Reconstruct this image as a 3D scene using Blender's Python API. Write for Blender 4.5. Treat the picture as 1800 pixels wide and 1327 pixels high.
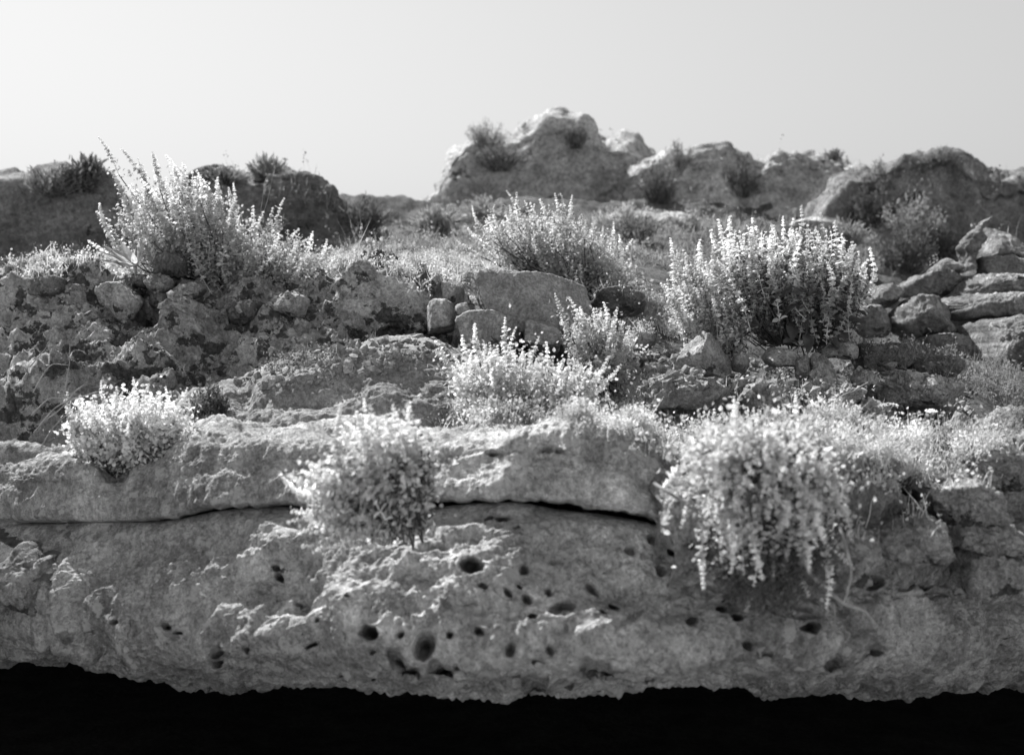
import bpy, math, random
import numpy as np
from mathutils import Vector, Matrix
from mathutils.bvhtree import BVHTree

random.seed(7)
RNG = np.random.default_rng(11)
for o in list(bpy.data.objects):
    bpy.data.objects.remove(o)
scene = bpy.context.scene
COL = scene.collection

# ------------------------------------------------------------------ camera
FPX, CX, CY, CAMZ = 2021.0, 900.0, 663.5, 1.5       # focal length in photo pixels, optical centre, eye height
cam_data = bpy.data.cameras.new('camera')
cam_data.sensor_width = 36.0
cam_data.lens = 36.0 * FPX / 1800.0
cam_data.clip_start = 0.05
cam_data.clip_end = 6000.0
cam_data.dof.use_dof = True
cam_data.dof.focus_distance = 4.2
cam_data.dof.aperture_fstop = 2.6
cam = bpy.data.objects.new('camera', cam_data)
cam.location = (0, 0, CAMZ)
cam.rotation_euler = (math.radians(90), 0, 0)
COL.objects.link(cam)
scene.camera = cam

# ------------------------------------------------------------------ sky, sun, exposure
SUN_EL, SUN_AZ = math.radians(47), math.radians(-40)     # azimuth from +Y (ahead), negative = to the left
world = bpy.data.worlds.new('World')
scene.world = world
world.use_nodes = True
wn, wl = world.node_tree.nodes, world.node_tree.links
wn.clear()
sky = wn.new('ShaderNodeTexSky')
sky.sky_type = 'NISHITA'
sky.sun_disc = False
sky.sun_elevation = SUN_EL
sky.sun_rotation = SUN_AZ
sky.air_density = 1.8
sky.dust_density = 0.5
sky.ozone_density = 1.0
sep = wn.new('ShaderNodeSeparateColor')             # an old blue-sensitive plate: only the blue light counts
bg = wn.new('ShaderNodeBackground')
bg.inputs['Strength'].default_value = 0.053
wo = wn.new('ShaderNodeOutputWorld')
wl.new(sky.outputs[0], sep.inputs[0])
wl.new(sep.outputs[2], bg.inputs['Color'])
wl.new(bg.outputs[0], wo.inputs['Surface'])

sd = bpy.data.lights.new('sun', 'SUN')
sd.energy = 5.0
sd.angle = math.radians(0.5)
sd.color = (1.0, 1.0, 1.0)
sun = bpy.data.objects.new('sun', sd)
dirv = Vector((math.sin(SUN_AZ) * math.cos(SUN_EL), math.cos(SUN_AZ) * math.cos(SUN_EL), math.sin(SUN_EL)))
sun.rotation_euler = dirv.to_track_quat('Z', 'Y').to_euler()
sun.location = dirv * 30
COL.objects.link(sun)

scene.view_settings.view_transform = 'Standard'
scene.view_settings.look = 'None'
scene.view_settings.exposure = 1.0
scene.view_settings.gamma = 1.0
scene.render.engine = 'CYCLES'
scene.cycles.max_bounces = 5
scene.cycles.adaptive_threshold = 0.02
scene.cycles.use_denoising = True

# ------------------------------------------------------------------ helpers
def at(px, py, Y):
    return np.array([(px - CX) / FPX * Y, Y, CAMZ + (CY - py) / FPX * Y])

def proj(P):
    return CX + P[..., 0] / P[..., 1] * FPX, CY - (P[..., 2] - CAMZ) / P[..., 1] * FPX

_perm = np.random.default_rng(3).permutation(256)
_perm = np.concatenate([_perm, _perm, _perm])
_grad = np.random.default_rng(4).normal(size=(256, 3))
_grad /= np.linalg.norm(_grad, axis=1)[:, None]

def perlin(p):
    sh = p.shape[:-1]
    p = p.reshape(-1, 3)
    i = np.floor(p).astype(np.int64)
    f = p - i
    i &= 255
    w = f * f * f * (f * (f * 6 - 15) + 10)
    out = np.zeros(len(p))
    for a in (0, 1):
        wx = w[:, 0] if a else 1 - w[:, 0]
        pa = _perm[(i[:, 0] + a) & 255]
        for b in (0, 1):
            wy = w[:, 1] if b else 1 - w[:, 1]
            pb = _perm[pa + ((i[:, 1] + b) & 255)]
            for c in (0, 1):
                wz = w[:, 2] if c else 1 - w[:, 2]
                g = _grad[_perm[pb + ((i[:, 2] + c) & 255)] & 255]
                d = g[:, 0] * (f[:, 0] - a) + g[:, 1] * (f[:, 1] - b) + g[:, 2] * (f[:, 2] - c)
                out += wx * wy * wz * d
    return (out * 1.5).reshape(sh)

def fbm(p, octs=4, gain=0.5, lac=2.03):
    s, a = 0.0, 1.0
    for k in range(octs):
        s = s + a * perlin(p + 17.3 * k)
        a *= gain
        p = p * lac
    return s

def ridged(p, octs=3, gain=0.5):
    s, a = 0.0, 1.0
    for k in range(octs):
        s = s + a * (1 - 2 * np.abs(perlin(p + 31.7 * k)))
        a *= gain
        p = p * 2.1
    return s

def smooth(a, lo, hi):
    t = np.clip((a - lo) / (hi - lo), 0, 1)
    return t * t * (3 - 2 * t)

def mesh_from(name, V, F, smooth_shade=True):
    """V (n,3); F (m,3) or (m,4)"""
    me = bpy.data.meshes.new(name)
    V = np.ascontiguousarray(V, dtype=np.float32)
    F = np.ascontiguousarray(F, dtype=np.int32)
    k = F.shape[1]
    me.vertices.add(len(V))
    me.vertices.foreach_set('co', V.ravel())
    me.loops.add(F.size)
    me.loops.foreach_set('vertex_index', F.ravel())
    me.polygons.add(len(F))
    me.polygons.foreach_set('loop_start', np.arange(0, F.size, k, dtype=np.int32))
    me.polygons.foreach_set('use_smooth', np.full(len(F), smooth_shade, dtype=bool))
    me.update(calc_edges=True)
    return me

def obj(name, me, mat, parent=None, loc=None):
    o = bpy.data.objects.new(name, me)
    COL.objects.link(o)
    if me is not None and mat is not None and len(me.materials) == 0:
        me.materials.append(mat)
    if loc is not None:
        o.location = loc
    if parent is not None:
        o.parent = parent
    return o

def empty(name, loc):
    o = bpy.data.objects.new(name, None)
    o.empty_display_size = 0.1
    o.location = loc
    COL.objects.link(o)
    return o

def tag(o, label=None, cat=None, group=None, kind=None):
    if label: o['label'] = label
    if cat: o['category'] = cat
    if group: o['group'] = group
    if kind: o['kind'] = kind
    return o

SOLID = []        # (V, F) of everything plants may stand on

def grid_faces(nu, nv, wrap=False):
    i = np.arange(nu if wrap else nu - 1)[:, None]
    j = np.arange(nv - 1)[None, :]
    a = i * nv + j
    b = ((i + 1) % nu) * nv + j
    return np.stack([a, b, b + 1, a + 1], -1).reshape(-1, 4)

def grid_normals(P):
    du = np.gradient(P, axis=0)
    dv = np.gradient(P, axis=1)
    n = np.cross(du, dv)
    n /= np.linalg.norm(n, axis=-1, keepdims=True) + 1e-12
    return n

def hermite(xs, ys, q):
    """cubic through (xs, ys[k,...]) at q, limited tangents"""
    xs = np.asarray(xs, float)
    d = np.diff(ys, axis=0) / np.diff(xs).reshape((-1,) + (1,) * (ys.ndim - 1))
    m = np.zeros_like(ys)
    m[1:-1] = 0.5 * (d[1:] + d[:-1])
    m[0], m[-1] = d[0], d[-1]
    flat = (d[1:] * d[:-1]) <= 0
    m[1:-1][flat] *= 0.4
    k = np.clip(np.searchsorted(xs, q) - 1, 0, len(xs) - 2)
    h = xs[k + 1] - xs[k]
    t = (q - xs[k]) / h
    sh = (-1,) + (1,) * (ys.ndim - 1)
    t, h = t.reshape(sh), h.reshape(sh)
    return ((2 * t**3 - 3 * t**2 + 1) * ys[k] + (t**3 - 2 * t**2 + t) * h * m[k]
            + (-2 * t**3 + 3 * t**2) * ys[k + 1] + (t**3 - t**2) * h * m[k + 1])

def loft(name, cols, segs, step, disp, mat, solid=True, xdense=(0, 1800), coarse=12.0):
    """cols: [(px, [row, ...])], row = (py, depth) or ('w', y, z); segs: samples per row segment"""
    px = np.array([c[0] for c in cols], float)
    C = np.zeros((len(cols), len(cols[0][1]), 3))
    for i, (p, rows) in enumerate(cols):
        for j, r in enumerate(rows):
            if r[0] == 'w':
                yy = max(r[1], 2.2)
                C[i, j] = ((p - CX) / FPX * yy, r[1], r[2])
            else:
                C[i, j] = at(p, r[0], r[1])
    q, x = [], px[0]
    while x < px[-1]:
        q.append(x)
        inside = xdense[0] <= x <= xdense[1]
        x += step if inside else step * coarse
    q.append(px[-1])
    q = np.array(q)
    A = hermite(px, C, q)                                # (nu, rows, 3)
    vq = np.concatenate([np.linspace(k, k + 1, n, endpoint=False) for k, n in enumerate(segs)] + [[len(segs)]])
    P = np.swapaxes(hermite(np.arange(A.shape[1]), np.swapaxes(A, 0, 1), vq), 0, 1).copy()
    N = grid_normals(P)
    if disp is not None:
        X, Y = proj(P)
        P = disp(P, N, X, Y)
    F = grid_faces(len(q), len(vq))
    V = P.reshape(-1, 3)
    me = mesh_from(name, V, F)
    o = obj(name, me, mat)
    if solid:
        SOLID.append((V, F))
    return o

# ------------------------------------------------------------------ materials
class NT:
    def __init__(self, name):
        self.m = bpy.data.materials.new(name)
        self.m.use_nodes = True
        self.n, self.l = self.m.node_tree.nodes, self.m.node_tree.links
        self.n.clear()
        self.out = self.n.new('ShaderNodeOutputMaterial')
        self.co = self.n.new('ShaderNodeTexCoord').outputs['Object']
    def noise(self, scale, detail=6, rough=0.6, vec=None, dist=0.0):
        t = self.n.new('ShaderNodeTexNoise')
        t.inputs['Scale'].default_value = scale
        t.inputs['Detail'].default_value = detail
        t.inputs['Roughness'].default_value = rough
        t.inputs['Distortion'].default_value = dist
        self.l.new(vec or self.co, t.inputs['Vector'])
        return t.outputs['Fac']
    def voronoi(self, scale, feature='F1', vec=None):
        t = self.n.new('ShaderNodeTexVoronoi')
        t.feature = feature
        t.inputs['Scale'].default_value = scale
        self.l.new(vec or self.co, t.inputs['Vector'])
        return t.outputs['Distance']
    def mapping(self, sc, rot=(0, 0, 0)):
        t = self.n.new('ShaderNodeMapping')
        t.inputs['Scale'].default_value = sc
        t.inputs['Rotation'].default_value = rot
        self.l.new(self.co, t.inputs['Vector'])
        return t.outputs[0]
    def ramp(self, fac, lo, hi, a=0.0, b=1.0):
        t = self.n.new('ShaderNodeMapRange')
        t.interpolation_type = 'SMOOTHSTEP'
        t.inputs['From Min'].default_value = lo
        t.inputs['From Max'].default_value = hi
        t.inputs['To Min'].default_value = a
        t.inputs['To Max'].default_value = b
        self.l.new(fac, t.inputs['Value'])
        return t.outputs[0]
    def math(self, op, a, b):
        t = self.n.new('ShaderNodeMath')
        t.operation = op
        for k, v in enumerate((a, b)):
            if isinstance(v, (int, float)):
                t.inputs[k].default_value = v
            else:
                self.l.new(v, t.inputs[k])
        return t.outputs[0]
    def mix(self, fac, a, b):
        t = self.n.new('ShaderNodeMix')
        t.data_type = 'FLOAT'
        for k, v in ((0, fac), (2, a), (3, b)):
            if isinstance(v, (int, float)):
                t.inputs[k].default_value = v
            else:
                self.l.new(v, t.inputs[k])
        return t.outputs[0]
    def bump(self, h, dist, strength=1.0, prev=None):
        t = self.n.new('ShaderNodeBump')
        t.inputs['Distance'].default_value = dist
        t.inputs['Strength'].default_value = strength
        self.l.new(h, t.inputs['Height'])
        if prev is not None:
            self.l.new(prev, t.inputs['Normal'])
        return t.outputs[0]
    def principled(self, col, normal=None, rough=0.95, spec=0.15):
        b = self.n.new('ShaderNodeBsdfPrincipled')
        b.inputs['Roughness'].default_value = rough
        b.inputs['Specular IOR Level'].default_value = spec
        if isinstance(col, (int, float)):
            b.inputs['Base Color'].default_value = (col, col, col, 1)
        else:
            self.l.new(col, b.inputs['Base Color'])
        if normal is not None:
            self.l.new(normal, b.inputs['Normal'])
        self.l.new(b.outputs[0], self.out.inputs['Surface'])
        return self.m

def limestone(name, base=0.27, dark_amt=0.0, light_amt=0.0, vary=0.35, scale=1.0, dark=0.055, light=0.5, bump=1.0, streak=0.0, side_shade=0.0):
    t = NT(name)
    big = t.noise(2.2 * scale, 5, 0.6)
    mid = t.noise(11 * scale, 7, 0.68, dist=0.4)
    fine = t.noise(70 * scale, 6, 0.7)
    col = t.ramp(big, 0.3, 0.72, base * (1 - vary), base * (1 + vary))
    col = t.math('MULTIPLY', col, t.ramp(mid, 0.3, 0.7, 0.68, 1.32))
    col = t.math('MULTIPLY', col, t.ramp(fine, 0.3, 0.7, 0.62, 1.38))
    col = t.math('MULTIPLY', col, t.ramp(t.noise(240 * scale, 3, 0.7), 0.3, 0.7, 0.75, 1.25))
    if side_shade:  # painted shade: colour darkens towards the left and right ends of the face
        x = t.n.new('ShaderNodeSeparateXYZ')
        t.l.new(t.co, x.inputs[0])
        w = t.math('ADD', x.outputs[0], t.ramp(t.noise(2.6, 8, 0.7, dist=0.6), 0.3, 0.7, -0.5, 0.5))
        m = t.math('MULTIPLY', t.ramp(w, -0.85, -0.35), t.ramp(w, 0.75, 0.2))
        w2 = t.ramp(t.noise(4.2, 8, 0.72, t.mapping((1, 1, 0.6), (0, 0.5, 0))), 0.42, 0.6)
        col = t.math('MULTIPLY', col, t.mix(t.math('MULTIPLY', m, t.math('ADD', 0.45, t.math('MULTIPLY', w2, 0.55))), side_shade, 1.12))
    if streak:
        st = t.noise(9, 6, 0.65, t.mapping((1, 1, 0.16)))
        col = t.math('MULTIPLY', col, t.ramp(st, 0.35, 0.66, 1 - streak, 1 + streak * 0.6))
    if light_amt:
        li = t.noise(16 * scale, 5, 0.62, t.mapping((1, 1, 1.2), (0.3, 0.2, 1.1)))
        f = t.ramp(li, 0.66 - 0.14 * light_amt, 0.69 - 0.14 * light_amt)
        col = t.mix(t.math('MULTIPLY', f, 0.75), col, light)
    if dark_amt:
        dk = t.noise(8.5 * scale, 8, 0.66, t.mapping((1, 1, 1.15), (1.3, 0.4, 0.2)))
        f = t.ramp(dk, 0.68 - 0.2 * dark_amt, 0.705 - 0.2 * dark_amt)
        g = t.ramp(t.noise(60, 4, 0.6), 0.35, 0.65, 0.45, 1.6)
        col = t.mix(t.math('MULTIPLY', f, 0.92), col, t.math('MULTIPLY', g, dark))
    pits = t.ramp(t.voronoi(75 * scale), 0.05, 0.32)
    n = t.bump(mid, 0.022 * bump / scale)
    n = t.bump(pits, 0.003 * bump / scale, 0.8, n)
    n = t.bump(fine, 0.006 * bump / scale, 1.0, n)
    return t.principled(col, n)

M_FRONT = limestone('front_limestone', 0.47, 0.1, 0.6, 0.25, streak=0.3, bump=1.5, side_shade=0.75)
M_RIGHT = limestone('rough_limestone', 0.26, 0.35, 0.45, 0.35, bump=1.4)
M_HUMP = limestone('hump_limestone', 0.25, 0.12, 0.3, 0.3)
M_BANK = limestone('lichened_limestone', 0.32, 0.82, 0.35, 0.3, dark=0.055)
M_STONE = limestone('field_stone', 0.27, 0.25, 0.3, 0.3, 1.3)
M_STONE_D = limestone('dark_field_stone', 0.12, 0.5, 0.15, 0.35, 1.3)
M_BLOCK = limestone('cut_block_stone', 0.26, 0.1, 0.28, 0.2, 1.2, light=0.42)
M_FAR = limestone('far_limestone', 0.40, 0.3, 0.0, 0.3, 0.35, dark=0.07)  # base colour raised to stand in for the veil of flare over distant rock
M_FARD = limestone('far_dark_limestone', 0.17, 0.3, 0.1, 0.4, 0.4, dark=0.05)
M_STRATA = limestone('strata_limestone', 0.19, 0.25, 0.3, 0.35, 0.6)

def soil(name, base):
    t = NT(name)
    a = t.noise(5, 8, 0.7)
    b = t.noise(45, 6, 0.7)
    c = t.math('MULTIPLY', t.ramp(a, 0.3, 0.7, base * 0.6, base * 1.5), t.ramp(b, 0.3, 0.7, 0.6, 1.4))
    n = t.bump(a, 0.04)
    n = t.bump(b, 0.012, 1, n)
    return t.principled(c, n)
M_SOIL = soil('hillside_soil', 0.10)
M_GROUND = soil('ground_soil', 0.42)

def leafy(name, dif, tra, vary=0.3, nscale=25):
    t = NT(name)
    v = t.ramp(t.noise(nscale, 2, 0.5), 0.3, 0.7, 1 - vary, 1 + vary)
    info = t.n.new('ShaderNodeObjectInfo').outputs['Random']
    v = t.math('MULTIPLY', v, t.ramp(info, 0, 1, 0.82, 1.15))
    d = t.n.new('ShaderNodeBsdfDiffuse')
    r = t.n.new('ShaderNodeBsdfTranslucent')
    a = t.n.new('ShaderNodeAddShader')
    t.l.new(t.math('MULTIPLY', v, dif), d.inputs['Color'])
    t.l.new(t.math('MULTIPLY', v, tra), r.inputs['Color'])
    t.l.new(d.outputs[0], a.inputs[0])
    t.l.new(r.outputs[0], a.inputs[1])
    t.l.new(a.outputs[0], t.out.inputs['Surface'])
    return t.m
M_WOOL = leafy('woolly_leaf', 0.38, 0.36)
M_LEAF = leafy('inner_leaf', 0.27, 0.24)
M_GRASS = leafy('pale_grass', 0.32, 0.25, 0.4, 9)
M_GRASSD = leafy('dull_grass', 0.17, 0.12, 0.4, 9)
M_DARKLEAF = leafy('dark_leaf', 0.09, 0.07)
M_FARLEAF = leafy('far_leaf', 0.15, 0.10)
M_FARPALE = leafy('far_pale_leaf', 0.26, 0.18)
M_TWIG = leafy('dry_twig', 0.30, 0.0)
M_WOOD = leafy('brown_stem', 0.10, 0.0)
M_PETAL = leafy('white_petal', 0.6, 0.3)

# ------------------------------------------------------------------ the setting: hillside and ground
def d_hill(P, N, X, Y):
    near = np.clip(P[..., 1] / 8, 0.4, 1.6)
    d = 0.10 * near * fbm(P * 1.1, 4) + 0.03 * near * fbm(P * 6, 3)
    d *= 1 - smooth(P[..., 1], 16, 30)
    return P + N * d[..., None]

hp = [-1600, -300, 200, 600, 800, 1100, 1400, 1600, 1800, 2200, 3400]
hy = {3.3: [1100, 1100, 1000, 900, 870, 870, 870, 870, 870, 900, 900], 3.8: [900, 900, 880, 820, 780, 765, 765, 770, 800, 840, 900],
      4.5: [690, 690, 690, 680, 670, 680, 690, 700, 745, 790, 800],
      5.0: [560, 560, 550, 545, 545, 580, 625, 650, 690, 740, 760],
      5.7: [482, 482, 480, 480, 486, 505, 600, 640, 660, 690, 700],
      7.0: [468, 468, 466, 462, 462, 470, 560, 610, 630, 650, 660],
      9.0: [448, 446, 440, 425, 420, 420, 440, 520, 560, 580, 590],
      11.0: [430, 420, 410, 398, 392, 388, 400, 440, 470, 480, 480],
      13.0: [400, 395, 385, 370, 368, 370, 385, 410, 430, 440, 440]}
hcols = []
for k, p in enumerate(hp):
    hcols.append((p, [(hy[d][k], d) for d in sorted(hy)] + [('w', 17, 2.3), ('w', 24, 1.2), ('w', 40, 0.3), ('w', 80, 0.0), ('w', 180, 0.0), ('w', 450, 0.0), ('w', 1200, 0.0), ('w', 3500, 0.0)]))
hill = loft('hillside', hcols, [14, 20, 20, 20, 24, 24, 24, 24, 14, 8, 6, 4, 4, 4, 4, 4], 6, d_hill, M_SOIL)
tag(hill, kind='structure')

gx = np.concatenate([[-3000, -300, -40], np.linspace(-9, 9, 60), [40, 300, 3000]])
gy = np.concatenate([[-3000, -300, -40], np.linspace(-9, 9, 60)])
G = np.stack(np.meshgrid(gx, gy, indexing='ij') + [np.zeros((len(gx), len(gy)))], -1)
G[..., 2] = 0.05 * fbm(G * 0.8, 3)
G[np.abs(G[..., 0]) > 30, 2] = 0
G[..., 2] -= 0.4
ground = obj('ground', mesh_from('ground', G.reshape(-1, 3), grid_faces(len(gx), len(gy))), M_GROUND)
tag(ground, kind='structure')
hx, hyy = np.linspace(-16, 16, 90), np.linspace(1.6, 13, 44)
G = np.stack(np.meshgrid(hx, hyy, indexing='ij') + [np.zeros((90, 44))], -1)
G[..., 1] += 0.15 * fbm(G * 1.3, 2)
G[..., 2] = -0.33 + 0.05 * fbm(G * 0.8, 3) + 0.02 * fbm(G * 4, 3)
tag(obj('hollow_shade_sheet', mesh_from('hollow_shade_sheet', G.reshape(-1, 3), grid_faces(90, 44)), soil('hollow_shade_black', 0.03)), kind='structure')  # added sheet, the deep shade of the hollow put into its near-black colour

# ------------------------------------------------------------------ bedrock masses
LEAN = [(-900, 0.3), (200, 0.35), (420, 0.8), (600, 1.0), (1000, 1.0), (1120, 0.7), (1300, 0.3), (2700, 0.3)]
def interp(tab, x):
    return float(np.interp(x, [t[0] for t in tab], [t[1] for t in tab]))

F_DEPTH = [(-900, 4.1), (0, 3.45), (200, 3.15), (400, 2.9), (650, 2.65), (900, 2.55), (1150, 2.56), (1350, 2.62), (1550, 2.85), (1750, 3.15), (2700, 3.9)]
LIP = [(-900, 1150), (60, 1160), (250, 1172), (330, 1192), (450, 1202), (620, 1206), (760, 1200), (900, 1206), (1020, 1206), (1150, 1194), (1250, 1182), (1380, 1202), (1550, 1208), (1750, 1195), (2700, 1180)]
CRACK = [(-900, 930), (60, 915), (210, 914), (310, 909), (380, 895), (470, 887), (560, 890), (740, 890), (830, 882), (900, 880), (980, 892), (1060, 902), (1130, 914), (1200, 935), (1300, 930), (1800, 900), (2700, 900)]

HOLES = [(655, 1180, 8, .03), (868, 1185, 14, .02),
           # px, py, radius px, depth m
    (838, 1015, 15, .05), (660, 1113, 12, .05), (752, 1128, 16, .05), (700, 1146, 17, .05), (722, 1158, 15, .05), (780, 1156, 19, .06), (812, 1150, 9, .03),
    (712, 1115, 5, .02), (545, 1136, 5, .025), (486, 1010, 6, .03), (487, 1000, 5, .03), (309, 988, 5, .02), (658, 1140, 5, .015), (387, 1140, 9, .03), (380, 1158, 10, .04),
    (393, 1138, 7, .03), (306, 1098, 8, .02), (140, 1105, 7, .02), (321, 1110, 4, .02), (856, 1042, 5, .02), (893, 1045, 5, .02), (925, 1050, 9, .02), (920, 1005, 6, .02), (912, 1033, 4, .02),
    (1045, 1160, 22, .06), (1060, 1162, 14, .05), (1030, 1155, 14, .05), (1140, 1173, 9, .04), (1078, 1056, 9, .03), (1060, 1078, 6, .02), (990, 1070, 20, .03), (965, 1040, 6, .02),
    (945, 1150, 10, .04), (900, 1130, 8, .03), (870, 1165, 18, .03), (940, 1190, 20, .05), (1310, 1122, 8, .02), (1345, 1140, 8, .02), (1220, 1090, 9, .02), (1290, 1085, 9, .03), (1270, 1070, 9, .03),
    (1535, 1141, 14, .04), (1580, 1034, 10, .03), (1612, 1034, 10, .03), (1525, 1030, 12, .03), (1410, 1100, 10, .03), (1450, 1145, 14, .03), (1375, 1195, 25, .04), (965, 1135, 6, .02), (800, 1115, 5, .02), (600, 1175, 6, .02),
    (440, 1135, 4, .02), (186, 1130, 4, .015), (218, 1090, 5, .015), (850, 1110, 6, .02), (905, 1170, 9, .03), (1000, 1190, 10, .03), (870, 805, 9, .025), (960, 800, 11, .012), (985, 805, 9, .015), (865, 915, 9, .03), (885, 918, 9, .03), (1480, 1196, 6, .03),
    (935, 1085, 7, .02), (1040, 1030, 9, .02), (1110, 960, 8, .02), (1150, 945, 9, .02), (1195, 965, 10, .025), (1170, 990, 8, .02), (560, 1090, 4, .015), (520, 1060, 4, .012), (630, 1060, 4, .012)]

_c, _s = math.cos(0.32), math.sin(0.32)
BED = np.array([[_c, 0, -_s], [0, 1, 0], [_s, 0, _c]])       # bedding dips to the left
def rock_rel(P, amp=1.0, seed=0.0, strata=0.0):
    S = P + seed
    d = 0.042 * fbm(S * 2.4, 4) + 0.014 * ridged(S @ BED * np.array([2.5, 3.5, 6.0]) + 40, 2) + 0.004 * ridged(S @ BED * np.array([4.0, 5.5, 13.0]), 4, 0.6) + 0.007 * fbm(S * 30, 4, 0.7)
    if strata:
        lay = S[..., 2] * 9 + 0.8 * fbm(S * 1.6, 3)
        d = d + strata * (np.abs((lay % 1) - 0.5) ** 0.5 - 0.5)
    return d * amp

def dents(P, N, X, Y, holes, mask):
    d, rim = np.zeros(P.shape[:-1]), np.zeros(P.shape[:-1])
    wob = 1 + 0.35 * fbm(P * 17, 3)
    for (hx, hy_, r, dep) in holes:
        sel = (np.abs(X - hx) < r * 2.2) & (np.abs(Y - hy_) < r * 2.2) & mask
        if not sel.any():
            continue
        a = 0.5 * math.sin(hx * 12.9)
        ex = (X[sel] - hx) * math.cos(a) + (Y[sel] - hy_) * math.sin(a)
        ey = -(X[sel] - hx) * math.sin(a) + (Y[sel] - hy_) * math.cos(a)
        q = np.hypot(ex / 1.25, ey / 0.8) / (r * 1.0) * wob[sel]
        rim[sel] = np.maximum(rim[sel], min(0.006, dep * .2) * np.exp(-((q - 1.22) / 0.17) ** 2))
        d[sel] = np.minimum(d[sel], -dep * 2.6 * ((1 - np.clip(q, 0, 1.05) / 1.05) ** 0.6))
    return np.where(d < -0.001, d, rim)

CRACKS = [[(640, 960), (560, 1040), (470, 1100), (400, 1165)], [(370, 930), (345, 985), (308, 992)], [(492, 985), (488, 1030), (470, 1085)], [(1000, 1040), (1060, 990), (1140, 965), (1210, 962)],
          [(1060, 1130), (1110, 1080), (1150, 1040)], [(700, 1000), (820, 962), (960, 944)], [(200, 960), (150, 1000), (165, 1100)], [(1230, 1000), (1300, 1060), (1420, 1080)], [(1500, 1040), (1600, 1050), (1740, 1030)], [(520, 930), (600, 960), (640, 1000)]]
def fissure(X, Y, L, P):
    best = np.full(X.shape, 1e9)
    wx = 14 * fbm(P * 9, 3)
    for (x0, y0), (x1, y1) in zip(L[:-1], L[1:]):
        ex, ey = x1 - x0, y1 - y0
        t = np.clip(((X - x0) * ex + (Y - y0) * ey) / (ex * ex + ey * ey), 0, 1)
        best = np.minimum(best, np.abs(np.hypot(X - x0 - t * ex, Y - y0 - t * ey) + wx))
    return np.exp(-(best / 4.5) ** 2) * np.clip(0.55 + 1.2 * fbm(P * 5 + 8, 2), 0, 1)

def flat_near_crack(N, X, Y):
    cy = np.interp(X, [c[0] for c in CRACK], [c[1] for c in CRACK])
    f = smooth(np.abs(Y - cy), 8, 60)
    M = N.copy()
    M[..., 2] *= f
    return M

def d_front(P, N, X, Y):
    face = (N[..., 1] < 0.25) & (P[..., 1] < 4.0)
    d = rock_rel(P, 1.0)
    # hollow shelves and drip flutes
    d += 0.016 * fbm(P * np.array([7, 7, 2.4]) + 4, 3) * face
    d += (0.035 * fbm(P @ BED * np.array([2.2, 2.2, 3.6]) + 60, 3, 0.6) + 0.012 * ridged(P @ BED * np.array([5, 6, 9]) + 70, 3, 0.6)) * face * smooth(Y, 905, 960) * smooth(Y, 1200, 1110)
    cavern = np.exp(-((X - 1120) / 130) ** 2 - ((Y - 1045) / 55) ** 2)      # the scooped hollow right of centre
    d -= 0.07 * cavern * face
    cav2 = np.exp(-((X - 1330) / 150) ** 2 - ((Y - 1000) / 60) ** 2)
    d -= 0.08 * cav2 * face
    # vertical joint at the left end
    for L in CRACKS:
        d -= 0.016 * fissure(X, Y, L, P) * face
    jx = 118 + 8 * np.sin(Y / 37.0) + 14 * fbm(P * 6, 3)
    d -= 0.035 * np.exp(-((X - jx) / 5.0) ** 2) * face * (X < 300)
    # small pitted honeycomb low on the face
    pit = perlin(P * 28 + 9) 
    d -= 0.012 * smooth(pit, 0.3, 0.55) * smooth(Y, 1020, 1150) * smooth(X, 560, 700) * face
    dn = dents(P, N, X, Y, HOLES, face)
    low = smooth(Y, 1130, 1200) * face
    d += low * 0.008 * ridged(P * np.array([9, 9, 16]) + 3, 4, 0.6)
    N = flat_near_crack(N, X, Y)
    d *= 1 - 0.35 * smooth(Y, 1110, 1180) * (P[..., 1] < 5)
    P = P + N * d[..., None] + dn[..., None] * np.array([0, -0.966, 0.25])
    P[..., 2] += low * (0.018 * fbm(P * np.array([9, 9, 3]), 4, 0.65) + 0.008 * fbm(P * np.array([30, 30, 8]), 3, 0.6))
    return P

cols = []
for p in [-900, -300, 0, 110, 210, 310, 380, 470, 560, 650, 740, 830, 900, 980, 1060, 1130, 1200, 1290, 1380, 1470, 1560, 1650, 1750, 1850, 2100, 2700]:
    D, lip, cr = interp(F_DEPTH, p), interp(LIP, p), interp(CRACK, p)
    zl = CAMZ + (CY - lip) / FPX * D
    h = cr - lip
    L = interp(LEAN, p)
    cols.append((p, [('w', D + 7.0, -0.6), ('w', D + 5.2, zl - 0.2), ('w', D + 0.75, zl + 0.0), (lip - 2, D + 0.50), (lip - 20, D + 0.22), (lip + h * 0.22, D + 0.05),
                     (lip + h * 0.45, D + 0.02 + .07 * L), (lip + h * 0.72, D + 0.07 + .13 * L), (cr + 5, D + 0.15 + .19 * L), (cr + 16, D + 0.25 + .19 * L), (cr + 36, D + 0.6 + .19 * L), ('w', D + 1.6, CAMZ - 0.8)]))
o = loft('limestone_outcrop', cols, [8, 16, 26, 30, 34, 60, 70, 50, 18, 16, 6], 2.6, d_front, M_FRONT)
tag(o, 'big pitted pale limestone face full of dark holes along the bottom', 'rock')

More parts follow.
